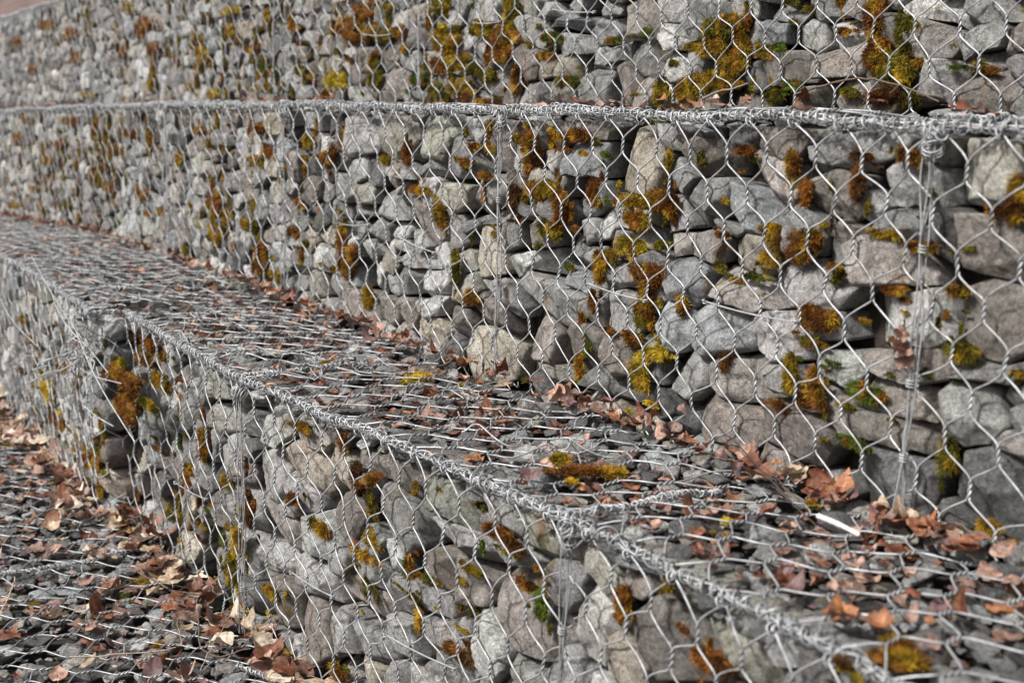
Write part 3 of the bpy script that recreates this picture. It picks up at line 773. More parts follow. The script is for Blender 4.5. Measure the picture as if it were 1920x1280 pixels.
# straight cross wires (bracing) on the middle and upper baskets
def basket(sub): return [o for o in bpy.data.objects if o.type == 'EMPTY' and sub in o.get('label', '')][0]
def brace(root, x0, y0, x1, y1, n):
    a_ = on_face(x0, y0, n); c_ = on_face(x1, y1, n); t = np.linspace(0, 1, 20)[:, None]
    A0 = L(a_[0], n, a_[1]); B0 = L(c_[0], n, c_[1])
    acc = Acc(); cur = A0 + (B0 - A0) * t + Zv * (-.003 * np.sin(t * math.pi))
    e = nrm(B0 - A0)
    for C0, sg in ((A0, -1), (B0, 1)):
        tt = np.linspace(0, 1, 24); an = tt * 2 * math.pi * 1.6
        hk = C0 + e * sg * (tt * .004)[:, None] + e * (.0035 * (1 - np.cos(an)) * sg)[:, None] * .6 + Nv * (.0035 * np.sin(an))[:, None] + Zv * ((tt - .5) * .006)[:, None]
        V, F = tubes(hk, .00125, 5); acc.add(V, [F])
    V, F = tubes(cur, .00135, 6); acc.add(V, [F]); add_rel(acc, 'brace_wire', root)
R1 = basket('middle tier, right of'); R2 = basket('middle tier, left of')
brace(R1, 1100, 530, 1207, 563, .010); brace(R1, 1325, 566, 1487, 603, .010)
brace(R2, 640, 420, 690, 421, .010); brace(R2, 745, 442, 812, 473, .010)
RU = basket('upper tier, behind the centre')
brace(RU, 1035, 18, 1112, 23, N_U + .01); brace(RU, 890, 43, 935, 41, N_U + .01); brace(RU, 685, 65, 730, 65, N_U + .01)
RL = basket('between the two tied'); RL2 = basket('left of the narrow tie')
brace(RL, 725, 1190, 850, 1252, .412); brace(RL, 548, 1073, 622, 1117, .43)
brace(RL2, 330, 905, 385, 935, .445)

# ground basket lid (the terrace at the foot)
gb = [(-.3, .75, 0), (.75, 1.75, 1), (1.75, 2.8, 1), (2.8, 4.2, 1)]
gl = ['flat wire mesh over leaf strewn rubble at the bottom left corner', 'flat wire mesh over rubble on the lowest level, middle left', 'flat wire mesh over rubble on the lowest level, farther left', 'blurred flat wire mesh at the foot of the lower tier, farthest']
for i, (a, b_, hp) in enumerate(gb):
    root = empty('gabion_basket', L(a, .5, -1.0)); tag(root, gl[i], 'gabion basket', 'galvanised wire gabion baskets')
    lid_panel(root, a, b_, lambda s: 1.75 + 0 * np.asarray(s), float(n_l(.9)) + .02, z_lb, .3, 700 + i, 6 if i < 2 else 4, .009, .012)
    if hp:
        p = L(a, 1.75, float(z_lb(a)) + .012); q = L(a, .47, float(z_lb(a)) + .012)
        rope(seg_curve(p, q, Zv, 0, i, .006), 710 + i, .7, K=5, ppm=500, strands=2, coils=1).make('lid_seam', M_WIRE, root)
    if i == 0:
        s_a, n_a = on_level(445, 1250, -.99); s_b, n_b = on_level(620, 1330, -.99)
        rope(seg_curve(L(s_a, n_a, -.985), L(s_b, n_b, -.985), Zv, 0, 5, .004), 720, .8, K=5, strands=2, coils=2).make('edge_lacing', M_WIRE, root)
    for c in COL.objects:
        if c.parent is root and c.data is not None: c.data.transform(Matrix.Translation(-root.location))

# ------------------------------------------------------------------ stones become objects
def place_words(P):
    x, y, _ = proj(P)
    return x / 1920 * 100, y / 1280 * 100
used = set()
def uniq(fmt, P):
    x, y = place_words(P)
    for dec in (0, 1, 2):
        tx = fmt % (f'{x:.{dec}f}% across and {y:.{dec}f}% down')
        if tx not in used: used.add(tx); return tx
    return tx
def course(z):
    return ['bottom course', 'fourth course', 'middle course', 'second course', 'top course'][min(4, max(0, int(z * 5)))]
def flush_stones():
    sc = []
    for k, q in enumerate(STONES):
        x, y, zc = proj(q['c'])
        vis = 0 < x < 1920 and 0 < y < 1280
        sc.append((q['w'] * q['h'] * q['facing'] / zc ** 2 if vis else 0) * (.5 if 'terrace' in q['where'] else 1))
    order = np.argsort(-np.array(sc)); keep = set(order[:300].tolist())
    rest = Acc(); rest2 = Acc()
    for k, q in enumerate(STONES):
        if k in keep:
            o = make('stone', q['V'], q['F'], M_STONE if q['mat'] == 'wall' else M_RUBBLE, None, q['tint'], q['mat'] == 'wall', origin=q['c'])
            ar = q['w'] / q['h']
            shape = 'wide flat' if ar > 1.75 else 'tall' if ar < .85 else 'blocky'
            size = 'large' if q['w'] * q['h'] > .0085 else 'small' if q['w'] * q['h'] < .0035 else ''
            des = ' '.join(v for v in (size, shape, NAMES[q['tone']], 'stone') if v)
            if q['mat'] == 'wall': fmt = des + ', ' + q['where'] + ' tier, ' + course(q['z']) + ', %s'
            else: fmt = 'loose ' + des + ' on the ' + q['where'] + ', %s'
            tag(o, uniq(fmt, q['c']), 'stone', 'stones inside the wire baskets')
        else:
            (rest if q['mat'] == 'wall' else rest2).add(q['V'], q['F'], q['tint'])
    # one object for all remaining stones (two materials): wall triangles, rubble triangles, wall quads
    t3 = sum(len(f) for f in rest.F[3]); merge(rest, rest2); r3 = sum(len(f) for f in rest.F[3])
    o = rest.make('stones', M_STONE); o.data.materials.append(M_RUBBLE)
    mi = np.zeros(len(o.data.polygons), np.int32); mi[t3:r3] = 1
    o.data.polygons.foreach_set('material_index', mi); o.data.polygons.foreach_set('use_smooth', mi == 0)
    tag(o, 'smaller and blurred grey stones filling the rest of the wire baskets', 'stones', kind='stuff')
flush_stones()
# ------------------------------------------------------------------ moss
MC = dict(r=((.085, .030, .008), (.36, .14, .022)), o=((.045, .045, .007), (.24, .20, .02)), g=((.14, .095, .010), (.52, .34, .026)),
          n=((.05, .075, .012), (.16, .21, .025)), y=((.34, .25, .02), (.74, .56, .06)), k=((.05, .025, .012), (.15, .065, .02)))
MN = dict(r='rust brown', o='olive', g='golden', n='green', y='bright yellow', k='dark brown')
def moss_clump(P, w_, h_, c, seed, Nn=Nv, U=Dv, W=Zv, dens=1.0, droop=.35):
    r_ = np.random.default_rng(seed); acc = Acc()
    lo, hi = np.array(MC[c][0]), np.array(MC[c][1])
    th_ = min(w_, h_) * .5 * r_.uniform(.32, .55) * (1. if Nn is Nv else .45)
    # a sprawling patch: many small lobes along a wandering line
    nl_ = int(r_.integers(9, 15)); lob = []
    cx, cy = r_.uniform(-.5, .5), 1.0 if h_ > w_ * .8 else r_.uniform(-.3, .3)
    for k in range(nl_):
        f_ = k / (nl_ - 1)
        if h_ > w_ * .8: lx, lz = r_.normal(0, .42), 1.25 - 2.5 * f_ + r_.normal(0, .15)
        else: lx, lz = -1.25 + 2.5 * f_ + r_.normal(0, .15), r_.normal(0, .42)
        lob.append((lx, lz, r_.uniform(.18, .50)))
    for (lx, lz, ls) in lob:
        a, b_ = 12, 6
        ph = np.linspace(0.05, math.pi / 2 + .35, b_); th = np.arange(a) * 2 * math.pi / a
        X = np.outer(np.sin(ph), np.cos(th)).ravel(); Y = np.outer(np.sin(ph), np.sin(th)).ravel(); Z = np.outer(np.cos(ph), np.ones(a)).ravel()
        q = np.stack([X, Y, Z], 1)
        g = .85 + .35 * fbm(q * 2.2 + seed * 1.3 + lx * 9, seed % 97, 2)
        V = P + U * ((lx * .5 + X * ls * g) * w_ / 2)[:, None] + W * ((lz * .5 + Y * ls * g) * h_ / 2)[:, None] + Nn * ((Z * g * (.35 + ls) - .25) * th_)[:, None]
        idx = np.arange(a * b_).reshape(b_, a); i2 = np.roll(idx, -1, 1)
        F = np.stack([idx[:-1], idx[1:], i2[1:], i2[:-1]], -1).reshape(-1, 4)
        mixv = np.clip(.3 + .6 * noise(V * 60, 3), 0, 1)[:, None]
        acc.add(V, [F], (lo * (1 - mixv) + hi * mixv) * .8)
    area = w_ * h_ * 1e4
    n = int(np.clip(area * 75 * dens, 60, 2600))
    L_ = r_.integers(len(lob), size=n); la = np.array(lob)[L_]
    ph = np.arccos(r_.uniform(-.05, 1, n)); th = r_.uniform(0, 6.283, n)
    X = np.sin(ph) * np.cos(th); Y = np.sin(ph) * np.sin(th); Z = np.cos(ph)
    q = np.stack([X, Y, Z], 1); g = .85 + .35 * fbm(q * 2.2 + seed * 1.3 + la[:, :1] * 9, seed % 97, 2)
    B = P + U * ((la[:, 0] * .5 + X * la[:, 2] * g) * w_ / 2)[:, None] + W * ((la[:, 1] * .5 + Y * la[:, 2] * g) * h_ / 2)[:, None] + Nn * ((Z * g * (.35 + la[:, 2]) - .25) * th_)[:, None]
    d = nrm(U * X[:, None] + W * Y[:, None] * 1. + Nn * (Z * .9 + .25)[:, None] + r_.normal(0, .45, (n, 3)) - Zv * droop)
    ln = r_.uniform(.003, .0085, n) * np.clip(math.sqrt(w_ * h_) / .03, .6, 1.4)
    side = nrm(np.cross(d, r_.normal(size=(n, 3)))) ; wd = r_.uniform(.0003, .0007, n)
    mid = B + d * (ln * .55)[:, None]; tip = mid + nrm(d + r_.normal(0, .3, (n, 3)) - Zv * droop * .7) * (ln * .5)[:, None]
    V = np.stack([B - side * wd[:, None], B + side * wd[:, None], mid - side * (wd * .9)[:, None], mid + side * (wd * .9)[:, None], tip], 1)
    i = np.arange(n) * 5
    Fq = np.stack([i, i + 1, i + 3, i + 2], 1); Ft = np.stack([i + 2, i + 3, i + 4], 1)
    col = lo + (hi - lo) * np.clip(r_.uniform(0, 1, n) * .8 + .35 * noise(B * 70, 5), 0, 1.15)[:, None]
    alt = np.array(MC['g' if c in 'ro' else 'r'][1]); pk = np.clip(noise(B * 55 + seed, 8) * 2.2 - .1, 0, .75)[:, None]
    col = col * (1 - pk) + alt * pk
    dk = np.clip(.80 + .75 * noise(B * 90 + seed, 9), .4, 1.3)[:, None]; col = col * dk
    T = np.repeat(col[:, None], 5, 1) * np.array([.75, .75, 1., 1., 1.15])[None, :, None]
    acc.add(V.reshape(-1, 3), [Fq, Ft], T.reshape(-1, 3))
    return acc
MU = "1640 25 60 70 r;1640 95 60 70 r;1692 60 60 60 o;1675 130 70 60 o;1655 175 60 40 k;1345 50 60 60 o;1330 90 50 45 g;1378 45 45 50 r;1388 95 45 55 g;1338 150 60 50 g;1288 162 50 55 g;1368 125 35 35 g;1450 95 34 30 n;1850 130 40 18 r;1478 3 30 12 n;955 20 36 60 o;945 62 48 55 r;900 50 40 36 o;830 78 46 50 g;852 112 46 52 g;820 120 26 40 r;935 100 46 46 r;966 150 28 48 r;825 12 28 36 o;680 20 44 54 r;648 55 36 60 r;690 62 36 40 g;780 148 28 26 n;862 168 44 54 g;1030 70 36 18 n;1020 105 30 14 r;1145 75 28 14 n;1060 152 36 22 n;1240 170 36 44 o;812 170 26 36 o;910 192 40 14 r;270 50 26 56 r;285 95 18 40 r;282 150 14 46 g;240 14 18 26 g;380 108 22 36 g;396 178 18 26 y;430 20 36 18 y;430 58 18 36 g;470 90 18 18 r;625 152 36 46 y;545 40 18 36 r;85 45 26 22 r;130 62 22 28 r;140 112 20 34 r;30 80 16 34 r;160 176 28 10 y;500 130 26 28 n;700 150 26 40 o;610 180 30 24 r;560 130 18 30 o;330 110 12 30 g;355 165 14 24 g;60 130 14 26 r;230 100 14 30 r;745 60 24 30 r;1210 60 20 16 n;1480 160 30 20 n;1580 60 24 20 r"
MM = "992 285 32 60 r;1072 255 48 24 r;962 372 28 44 k;1012 352 46 46 g;1048 392 38 60 r;1025 430 36 36 o;1110 362 24 42 r;1185 376 56 24 g;1190 412 44 46 g;1218 380 36 30 r;1248 300 14 36 g;1240 378 46 54 r;1392 282 36 22 r;1482 318 28 60 r;1505 358 28 36 r;1610 292 34 24 k;1602 345 30 60 k;1700 290 42 36 r;1478 455 90 66 r;1505 440 50 30 g;1440 488 36 30 r;1902 365 44 56 r;1880 405 54 40 r;1655 438 54 20 r;1722 462 56 24 r;1668 545 46 22 r;1408 520 40 14 n;1528 598 56 52 r;1512 640 30 30 n;1478 700 36 60 g;1522 716 30 42 g;1520 752 40 36 r;1620 735 66 40 n;1800 660 56 46 o;1790 545 36 30 g;1450 762 50 28 r;1598 830 60 24 n;1775 855 46 60 o;1902 702 30 18 g;1850 990 46 34 r;1182 464 48 44 y;1208 506 56 54 r;1120 500 26 48 r;1208 560 36 54 r;1196 592 26 36 o;1106 562 20 30 r;1195 695 46 56 y;1224 662 40 30 y;1178 636 28 26 r;1136 620 18 18 r;820 405 18 36 g;868 306 18 20 r;760 288 18 36 r;782 356 36 16 r;850 500 18 54 o;880 558 26 30 r;686 556 18 32 g;650 490 28 56 r;636 445 24 50 r;545 435 22 32 r;484 485 24 56 r;512 512 18 28 g;396 385 26 56 r;400 430 24 40 g;610 298 20 36 r;576 265 18 24 g;480 240 18 30 r;502 286 32 28 r;482 300 20 18 g;370 244 18 22 r;386 268 10 20 g;130 226 26 22 r;110 272 18 32 r;45 222 14 28 r;30 262 14 28 r;170 325 12 28 r;200 350 14 28 r;262 364 18 28 r;25 385 18 22 g;75 390 14 20 g;120 385 18 28 o;60 355 14 18 r;280 262 14 14 r;240 250 34 10 r;455 420 16 26 g;560 380 14 20 r;720 300 16 20 o;905 330 26 14 r;930 440 20 14 n;1130 290 16 16 n;1350 440 24 14 r;1560 500 30 16 r;1680 640 30 16 r;1580 760 30 20 o;1730 700 26 14 n;330 300 12 24 g;215 280 12 22 r;90 300 12 20 r;150 290 10 20 g;300 400 14 22 g;345 470 12 20 o"
ML = "228 712 54 56 r;228 765 36 52 r;265 672 28 26 r;292 714 22 34 g;275 642 22 18 r;375 832 18 46 r;350 900 18 40 r;235 622 20 18 k;460 950 18 60 k;440 1015 18 56 y;430 1068 18 54 o;450 1152 22 36 y;438 1188 28 36 o;540 1240 38 34 y;628 1258 20 28 r;592 988 32 26 g;665 900 26 52 k;695 1012 26 36 g;678 1040 44 24 r;930 1000 54 30 r;962 1028 28 28 r;982 1098 36 26 r;1010 1130 26 44 n;1160 1130 36 60 r;682 1100 16 28 o;1325 1240 60 54 r;165 860 26 46 r;220 985 36 32 r;237 935 14 48 r;850 1222 46 26 k;640 830 18 34 r;60 640 14 18 r;85 730 18 36 y;30 690 14 18 r;140 640 12 20 r;10 772 34 26 n;420 905 16 30 g;560 800 26 18 g;770 1120 24 16 o;505 1110 18 30 g;545 935 20 22 r;100 790 18 22 r;1245 1090 24 30 o;40 600 12 20 g"
LST = []
for s_, n0, where in ((MU, N_U, 'upper tier'), (MM, 0, 'middle tier'), (ML, None, 'lower tier')):
    for q in s_.split(';'):
        x, y, w_, h_, c = q.split(); x, y, w_, h_ = map(float, (x, y, w_, h_))
        nn = n0
        if nn is None: nn = .375 if x > 700 else (.41 if x > 400 else (.435 if x > 190 else .50))
        s0, z0 = on_face(x, y, nn)
        if nn > .3:
            nn = float(n_l(s0)); s0, z0 = on_face(x, y, nn)
        P = L(s0, nn - .006, z0); zc = proj(P)[2]
        s1, _ = on_face(x + w_, y, nn); ww = abs(s1 - s0); hh = h_ * zc / FPX
        LST.append((P, ww * 1.2, hh * 1.25, c, where, Nv, Dv, Zv, x, y))
for q in "1110 890 130 20 r;1050 868 50 14 g;610 686 26 18 r;985 718 26 22 n;790 713 60 8 y;110 893 36 14 n;240 1118 26 16 n;265 1095 40 16 g;60 1140 30 14 g;1690 1235 110 50 r;700 905 50 18 r;300 1215 30 14 g;20 840 60 12 g;330 880 24 14 g;1580 1250 50 30 k;1360 985 30 14 y;1520 950 30 24 y;1290 790 24 14 n".split(';'):
    x, y, w_, h_, c = q.split(); x, y, w_, h_ = map(float, (x, y, w_, h_))
    up = not (x < 560 and y > 820)
    s0, n0 = on_level(x, y, -.485 if up else -1.0); P = L(s0, n0, (-.48 if up else -.995)); zc = proj(P)[2]
    ww = w_ * zc / FPX; LST.append((P, ww, min(ww, .06) * 1.1, c, 'lower terrace' if up else 'ground', Zv, nrm(np.array([1., 0, 0])), np.array([0, 1., 0]), x, y))
mrest = Acc(); sat = np.random.default_rng(4)
for k, (P, ww, hh, c, where, Nn, U, W, x, y) in enumerate(LST):
    zc = proj(P)[2]
    a_ = moss_clump(P, ww, hh, c, 900 + k, Nn, U, W, dens=1.0 if zc < 3.3 else .35, droop=.35 if Nn is Nv else 0.)
    if x > 330 or y > 600 or ww * hh / zc ** 2 > 1.2e-4:
        o = a_.make('moss_clump', M_MOSS, origin=P)
        tag(o, uniq(('big ' if ww * hh > .0028 else '') + MN[c] + ' moss clump on the ' + where + ', %s', P), 'moss', 'moss clumps growing between the stones')
    else: merge(mrest, a_)
    for j in range(3 if zc < 4.5 else 1):      # outlying tufts round the clump
        Q = P + U * (sat.normal(0, .55) * ww) + W * (sat.normal(-.25, .6) * hh) - Nn * .006
        merge(mrest, moss_clump(Q, ww * sat.uniform(.2, .5), hh * sat.uniform(.2, .55), c if sat.random() < .6 else 'o', 7000 + k * 5 + j, Nn, U, W, dens=.9 if zc < 3.3 else .35, droop=.35 if Nn is Nv else 0.))
# small scattered tufts in the joints
r_ = np.random.default_rng(77)
for k in range(1500):
    which = r_.integers(3); s0 = (r_.uniform(-1.3, 6) if k < 900 else r_.uniform(1.2, 6)) if which < 2 else r_.uniform(-1, 4)
    if which == 0: n0, z0 = N_U, r_.uniform(float(z_ub(s0)), float(z_ut(s0)) - .03); dn = noise(np.array([s0 * 2.2, z0 * 3, 1.]), 5)
    elif which == 1: n0, z0 = 0., r_.uniform(float(z_mb(s0)) + .03, float(z_mt(s0)) - .03); dn = noise(np.array([s0 * 2.2, z0 * 3, 7.]), 5)
    else: n0 = float(n_l(s0)); z0 = r_.uniform(-.97, -.53); dn = noise(np.array([s0 * 2.2, z0 * 3, 13.]), 5)
    if dn < (-.1 if s0 > 1.5 else .12): continue
    P = L(s0, n0 - r_.uniform(.012, .02), z0)
    if not inframe(P, 60, 60): continue
    hz_ = r_.random() < .45
    merge(mrest, moss_clump(P, r_.uniform(.03, .07) if hz_ else r_.uniform(.016, .04), r_.uniform(.008, .018) if hz_ else r_.uniform(.015, .06), r_.choice(list('rrogng')), 2000 + k, dens=.8 if s0 < 2 else .3))
for k in range(44):      # vertical streaks on the receding walls
    up_ = r_.random() < .5; s0 = r_.uniform(.9, 6.2); n0 = N_U if up_ else 0.
    zt_, zb_ = (float(z_ut(s0)), float(z_ub(s0))) if up_ else (float(z_mt(s0)), float(z_mb(s0)))
    a_ = r_.uniform(.0, .6); b_ = a_ + r_.uniform(.2, .5); cc = r_.choice(list('rgog')); wd_ = r_.uniform(.02, .06)
    for f_ in np.arange(a_, min(b_, .97), .09):
        P = L(s0 + r_.normal(0, .035), n0 - .010, zt_ + (zb_ - zt_) * f_)
        if r_.random() < .25: continue
        if inframe(P, 60, 60): merge(mrest, moss_clump(P, wd_ * r_.uniform(.6, 1.4), r_.uniform(.04, .07), cc if r_.random() < .7 else r_.choice(list('rgo')), 4000 + k * 20 + int(f_ * 19), dens=.35))
# thin green and olive film of moss tufts over the rubble
tag(mrest.make('moss', M_MOSS), 'small tufts of green, golden and rust moss filling the joints of the stones', 'moss', kind='stuff')

# ------------------------------------------------------------------ leaves
LC = dict(s=(.40, .25, .195), r=(.24, .10, .055), o=(.36, .155, .07), t=(.46, .35, .25), p=(.17, .10, .10), w=(.60, .50, .40), d=(.17, .062, .035), n=(.24, .15, .12))
LN = dict(s='salmon pink', r='rust brown', o='orange', t='tan', p='plum brown', w='pale beige', d='dark red', n='dull brown')
def leaf(P, size, c, seed, Nn=None, flat=.5):
    r_ = np.random.default_rng(seed); a, b_ = 30, 7
    th = np.arange(a) * 2 * math.pi / a
    rho = np.array([.04, .2, .4, .6, .78, .92, 1.])
    if r_.random() < .5:   # ovate, toothed
        asp = r_.uniform(.5, .8); out = 1 / np.sqrt(np.cos(th) ** 2 + (np.sin(th) / asp) ** 2)
        out = out * (1 + .14 * np.cos(th)) * (1 + .05 * np.sin(th * 15)); out[0] *= 1.12
    else:                  # lobed
        out = .74 + .26 * np.abs(np.cos(th * 2.5)) ** 1.2; out = out * (1 + .07 * np.sin(th * 9)); out *= (1 - .25 * (np.cos(th) < -.8))
    out = out * (1 + .10 * noise(np.stack([np.cos(th) * 2, np.sin(th) * 2, th * 0 + seed], 1), 4))
    if r_.random() < .4:
        a0 = r_.uniform(0, 6.3); out = np.minimum(out, .7 / np.maximum(np.cos(th - a0), .05) * r_.uniform(.7, 1))
    X = np.outer(rho, out * np.cos(th)).ravel(); Y = np.outer(rho, out * np.sin(th)).ravel()
    k1, k2, k3 = r_.normal(0, .25), r_.normal(.1, .4), r_.uniform(0, .3)
    Z = k1 * X ** 2 + k2 * Y ** 2 + k3 * np.abs(Y) + .22 * fbm(np.stack([X * 2.1, Y * 2.1, X * 0 + seed], 1), 6, 2) * (X ** 2 + Y ** 2) ** .5
    Z += .03 * np.abs(np.sin(np.arctan2(Y, X + .9) * 14)) * np.minimum(1, np.abs(Y) * 4)
    V = np.stack([X, Y, Z - Z.mean()], 1)
    # roll one side over
    ang = r_.uniform(.0, 1.0); x0 = r_.uniform(.1, .5); ex = np.maximum(V[:, 0] - x0, 0)
    V[:, 2] += np.sin(ex * ang * 2) * ex; V[:, 0] -= (1 - np.cos(ex * ang)) * ex
    idx = np.arange(a * b_).reshape(b_, a); i2 = np.roll(idx, -1, 1)
    F = np.stack([idx[:-1], i2[:-1], i2[1:], idx[1:]], -1).reshape(-1, 4)
    V = np.vstack([V, V[:a].mean(0)]); T = np.stack([np.full(a, a * b_), idx[0], i2[0]], -1)
    R = rot([0, 0, 1], r_.uniform(0, 6.3))
    tl = rot(np.array([math.cos(seed), math.sin(seed), 0]), r_.normal(0, flat * .45)) @ R
    Wd = V @ tl.T
    if Nn is not None:
        u = nrm(np.cross([0, 0, 1.], Nn)); B = np.stack([u, np.cross(Nn, u), Nn], 1); Wd = Wd @ B.T
    base = np.array(LC[c]) * r_.uniform(.75, 1.2)
    vein = (np.abs(V[:, 1]) < .035) * .25 + .16 * (np.abs(np.sin(np.arctan2(V[:, 1], V[:, 0] + .9) * 14)) < .25)
    blot = .8 + .35 * noise(V * 3.1 + seed, 5)
    col = base * (blot + vein)[:, None]
    V = Wd * size
    acc = Acc(); acc.add(V, [F, T], col)
    # stalk
    t = np.linspace(0, 1, 8); e = nrm(tl @ np.array([-1, 0, .1])); e = e if Nn is None else e
    if Nn is None:
        st_ = e * size * .9 + e * (t * size * .8)[:, None] + Zv * (.12 * size * np.sin(t * 3))[:, None]
        Vs, Fs = tubes(st_, size * .022, 4); acc.add(Vs, [Fs], base * .7)
    for i in range(len(acc.V)): acc.V[i] = acc.V[i] + P
    return acc
LEAVES = []
key = "695 637 42 p;765 645 46 s;790 668 22 s;925 702 44 o;945 722 44 t;1045 738 60 s;1070 752 40 n;1096 760 28 d;765 682 30 r;750 700 30 s;1160 778 50 t;1225 782 44 d;1402 850 62 s;1500 890 56 t;1545 905 70 d;1600 930 70 p;1650 958 60 d;1690 975 54 p;1880 1030 60 s;1580 1150 90 o;1705 1078 36 s;1880 1150 70 o;500 720 40 o;590 577 30 r;640 590 30 s;340 506 26 s;995 890 54 p;1610 1060 36 s;1710 1110 44 d;1390 900 40 r;1340 940 40 t;1430 900 56 w;1460 930 50 p;1520 930 46 r;1560 950 44 s;1310 1000 40 r;1280 760 30 n;820 780 40 s;745 800 36 s;700 770 40 s;860 745 36 n;900 720 30 r;1000 742 30 r;650 700 30 n;600 630 28 s;560 585 30 r;530 572 26 s;660 610 36 n;720 660 36 r;740 640 30 s;800 690 36 t;830 700 34 n;870 710 34 s;1130 765 40 n;1195 790 36 s;1200 775 30 d;1270 800 36 n;1330 830 40 s;1355 850 40 n;700 640 30 n;440 560 24 r;180 455 18 s;200 460 16 w;212 455 16 s;290 480 16 s;310 500 20 r;1440 960 50 d;1480 985 40 s;1750 1000 44 d;1790 1010 44 s;1830 1030 50 r;1850 1070 60 s;1900 1090 60 s;1760 1060 40 r;1620 985 40 p;1600 1000 34 s;420 595 20 s;300 590 16 r;210 565 18 r;1650 1170 60 o;1560 1100 40 s"
for k, q in enumerate(key.split(';')):
    x, y, w_, c = q.split(); x, y, w_ = float(x), float(y), float(w_)
    zt = -.475 if y > 520 else -.485
    s0, n0 = on_level(x, y, zt)
    Nn = None
    if n0 < .01:
        s0, z0 = on_face(x, y, .02); P = L(s0, .022, z0); Nn = nrm(Nv + Zv * .8)
    else: P = L(s0, n0, zt + .002)
    sz = w_ * proj(P)[2] / FPX / 2 * .88
    LEAVES.append((P, sz, c, 5000 + k, Nn, .45, 'lower terrace' if n0 > .1 else 'foot of middle tier'))
r_ = np.random.default_rng(8)
def scatter(cnt, sr, nr, z, where, cols, sz, seed, lift=.02, flat=.4):
    for k in range(cnt):
        s0 = r_.uniform(*sr); n0 = r_.uniform(*nr(s0)); P = L(s0, n0, z(s0, n0) + r_.uniform(.0, lift))
        if not inframe(P, 40, 40): continue
        LEAVES.append((P, r_.uniform(*sz), r_.choice(list(cols)), seed + k, None, flat, where))
z1 = lambda s, n: float(z_lt(s)) - .006 + (.03 if n < .06 else 0)
scatter(260, (-1.4, 4.8), lambda s: (.01, .07), z1, 'foot of middle tier', 'srndprdrto', (.010, .024), 6000, .016)
scatter(420, (-1.4, 4), lambda s: (.03, float(n_l(s)) - .02), z1, 'lower terrace', 'rnpsdo', (.008, .019), 7000, .008)
zg2 = lambda s, n: float(z_lb(s)) + .002
scatter(1500, (-.4, 4.5), lambda s: (float(n_l(s)) + .01, 1.7), zg2, 'ground', 'ssrrnndtpwts', (.012, .030), 8000, .016)
scatter(320, (-.2, 3.5), lambda s: (float(n_l(s)) + .0, float(n_l(s)) + .09), lambda s, n: float(z_lb(s)) + .01, 'foot of lower tier', 'srwntd', (.016, .034), 9500, .03)
scatter(130, (-1.2, 6), lambda s: (-.36, -.02), lambda s, n: zt2(s, n) + .012, 'middle terrace', 'rsnd', (.010, .024), 9900, .015)
scatter(75, (-1.3, -.1), lambda s: (.01, .28), z1, 'lower terrace', 'rrdnps', (.009, .021), 13000, .008)
scatter(700, (-1.4, 3.5), lambda s: (.01, float(n_l(s)) - .02), z1, 'lower terrace', 'rnpddos', (.004, .010), 11000, .010)
scatter(900, (-.3, 3.5), lambda s: (float(n_l(s)) + .0, 1.6), zg2, 'ground', 'rnsdtp', (.004, .011), 12000, .014)
def flush_leaves():
    sc = []
    for (P, sz, c, sd_, Nn, fl, wh) in LEAVES:
        x, y, zc = proj(P); sc.append((sz / zc) if (0 < x < 1920 and 0 < y < 1280) else 0)
    keep = set(np.argsort(-np.array(sc))[:300].tolist()); rest = Acc()
    for k, (P, sz, c, sd_, Nn, fl, wh) in enumerate(LEAVES):
        a_ = leaf(P, sz, c, sd_, Nn, fl)
        if k in keep:
            o = a_.make('fallen_leaf', M_LEAF, origin=P)
            tag(o, uniq(('large ' if sz > .030 else '') + LN[c] + ' dead leaf, ' + wh + ', %s', P), 'leaf', 'dead leaves fallen on the terraces')
        else: merge(rest, a_)
    tag(rest.make('leaf_litter', M_LEAF), 'litter of small brown and pink dead leaves over the terraces', 'leaf litter', kind='stuff')
flush_leaves()

# pink dried leaf caught in the mesh of the nearest tied post
s0, z0 = on_face(1705, 645, .012)
acc = Acc()
for k in range(6):
    merge(acc, leaf(L(s0 + r_.normal(0, .004), .016 + r_.uniform(0, .01), z0 + .02 - k * .008), .014, 's', 77 + k, nrm(Nv + r_.normal(0, .5, 3)), .9))
o = acc.make('crumpled_leaf', M_LEAF, origin=L(s0, .016, z0)); tag(o, 'crumpled pale pink leaf caught in the wire beside the right tied post', 'leaf')

# ------------------------------------------------------------------ twigs, stems, white stick
def twig(pts, r0, r1, label, col=(.12, .085, .065), side=(), grp=None):
    P = np.array(pts); n = 40; t = np.linspace(0, len(P) - 1, n)
    cur = np.stack([np.interp(t, np.arange(len(P)), P[:, i]) for i in range(3)], 1)
    for _ in range(5): cur[1:-1] = (cur[:-2] + cur[1:-1] * 2 + cur[2:]) / 4
    cur += .002 * np.stack([noise(np.stack([t * 4, t * 0 + i, t * 0 + P[0, 0] * 9], 1), 3) for i in range(3)], 1)
    rr = np.linspace(r0, r1, n)[None]; acc = Acc(); V, F = tubes(cur, rr, 6); acc.add(V, [F], col)
    for (f, vec) in side:
        b_ = cur[int(f * (n - 1))]; tt = np.linspace(0, 1, 10)[:, None]; c2 = b_ + np.array(vec) * tt + .002 * np.sin(tt * 5)
        V, F = tubes(c2, np.linspace(r0 * .5, r1 * .5, 10)[None], 5); acc.add(V, [F], col)
    o = acc.make('twig', M_TWIG, origin=cur[0]); tag(o, label, 'twig'); return o
def lv(x, y, z):
    s0, n0 = on_level(x, y, z); return L(s0, n0, z)
def fc(x, y, n):
    s0, z0 = on_face(x, y, n); return L(s0, n, z0)
nU = N_U + .03
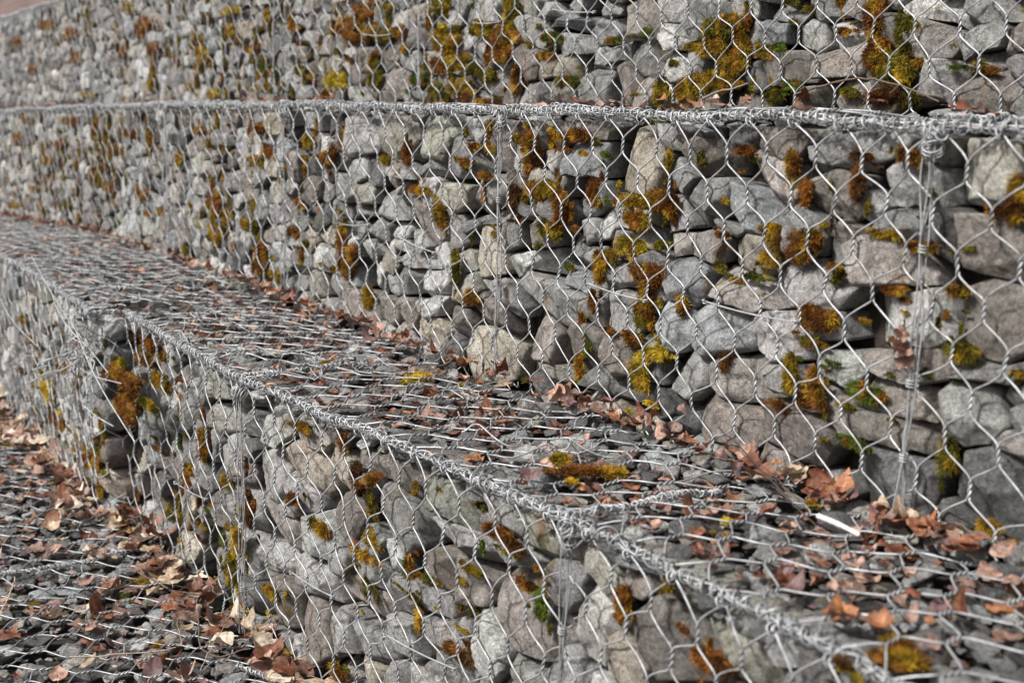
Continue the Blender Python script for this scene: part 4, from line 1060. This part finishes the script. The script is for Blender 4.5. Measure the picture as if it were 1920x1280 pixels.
twig([fc(1492, 176, nU), fc(1545, 160, nU), fc(1600, 146, nU), fc(1650, 150, nU), fc(1700, 165, nU), fc(1762, 190, nU)], .0022, .0014, 'long thin arched twig lying against the upper tier at the right', side=[(.75, .02 * Nv - .012 * Zv)])
twig([fc(1298, 196, nU), fc(1340, 175, nU), fc(1405, 158, nU)], .0026, .0016, 'short slanting grey twig below the yellow moss at the foot of the upper tier', (.2, .17, .14))
twig([fc(984, 100, nU), fc(988, 150, nU), fc(991, 196, nU)], .0007, .0006, 'thin upright red stem in front of the upper tier near the centre', (.25, .07, .04))
zg_ = -.985
twig([lv(258, 1072, zg_), lv(300, 1095, zg_), lv(335, 1110, zg_), lv(380, 1114, zg_)], .0026, .0016, 'dark twig lying by the foot of the lower tier', side=[(.8, .05 * np.array([.1, -.6, -.3]))])
twig([lv(376, 1118, zg_), lv(372, 1170, zg_ + .02), lv(375, 1215, zg_), lv(410, 1232, zg_), lv(470, 1215, zg_ + .02)], .002, .0012, 'bent dark twig among pale leaves at the foot of the lower tier')
twig([lv(340, 1205, zg_ + .01), lv(332, 1160, zg_ + .05)], .0009, .0007, 'short upright straw coloured stem in the ground leaves', (.4, .27, .17))
twig([lv(372, 1262, zg_), lv(395, 1215, zg_ + .02), lv(418, 1175, zg_ + .04)], .0009, .0006, 'thin leaning straw near the bottom of the lower tier', (.4, .30, .2))
twig([lv(0, 1150, zg_), lv(22, 1110, zg_ + .02), lv(28, 1080, zg_ + .03)], .002, .0012, 'pale bent stalk at the left edge of the ground', (.45, .33, .22))
twig([lv(165, 1175, zg_), lv(158, 1120, zg_ + .05)], .0008, .0006, 'thin upright brown stem on the leafy ground at the left', (.15, .07, .05))
twig([lv(130, 1232, zg_ + .01), lv(240, 1225, zg_ + .01), lv(330, 1215, zg_ + .01)], .0013, .0009, 'long straight straw lying on the ground near the bottom left', (.42, .34, .26))
z2 = -.462
twig([fc(1345, 800, .03), lv(1400, 850, z2 + .03), lv(1460, 915, z2 + .02), lv(1530, 985, z2 + .01)], .0012, .0008, 'long thin dark stem crossing the terrace leaves left of the white stick', (.07, .05, .045))
twig([lv(1390, 850, z2 + .02), lv(1450, 890, z2 + .02), lv(1500, 940, z2 + .01)], .0008, .0006, 'fine dark stem beside a pale beige leaf on the lower terrace', (.09, .06, .05))
twig([lv(878, 712, z2), lv(880, 690, z2 + .03)], .0007, .0005, 'tiny upright stem at the foot of the middle tier, left of centre', (.1, .06, .05))
twig([lv(893, 725, z2), lv(895, 682, z2 + .045)], .0007, .0005, 'tiny upright stem just left of the central tie foot', (.1, .06, .05))
twig([lv(820, 690, z2), lv(850, 675, z2 + .01), lv(835, 668, z2 + .015)], .003, .002, 'short dark broken twig at the foot of the middle tier', (.09, .06, .05))
twig([lv(1790, 980, z2 + .02), lv(1840, 1000, z2 + .02), lv(1890, 1025, z2 + .02)], .0012, .0009, 'thin brown stem below the dark stones at the right edge', (.16, .1, .08))
# the stick
a_ = lv(1532, 966, -.446); b_ = lv(1612, 1003, -.446)
d_ = b_ - a_; t = np.linspace(0, 1, 26); r0 = np.where(t < .02, .0026, np.where(t < .6, .0034, .0029)); r0[0] = .001; r0[1] = .0038; r0[-1] = .0012
r0 = r0 * (1 + .05 * np.sin(t * 40))
V, F = tubes(a_ + d_ * t[:, None] + Zv * (.0015 * np.sin(t * 3))[:, None], r0[None], 14)
acc = Acc(); acc.add(V, [F], (.62, .61, .62))
o = acc.make('white_stick', M_STICK, origin=a_); tag(o, 'short white plastic stick lying on the lower terrace by the leaves', 'stick')
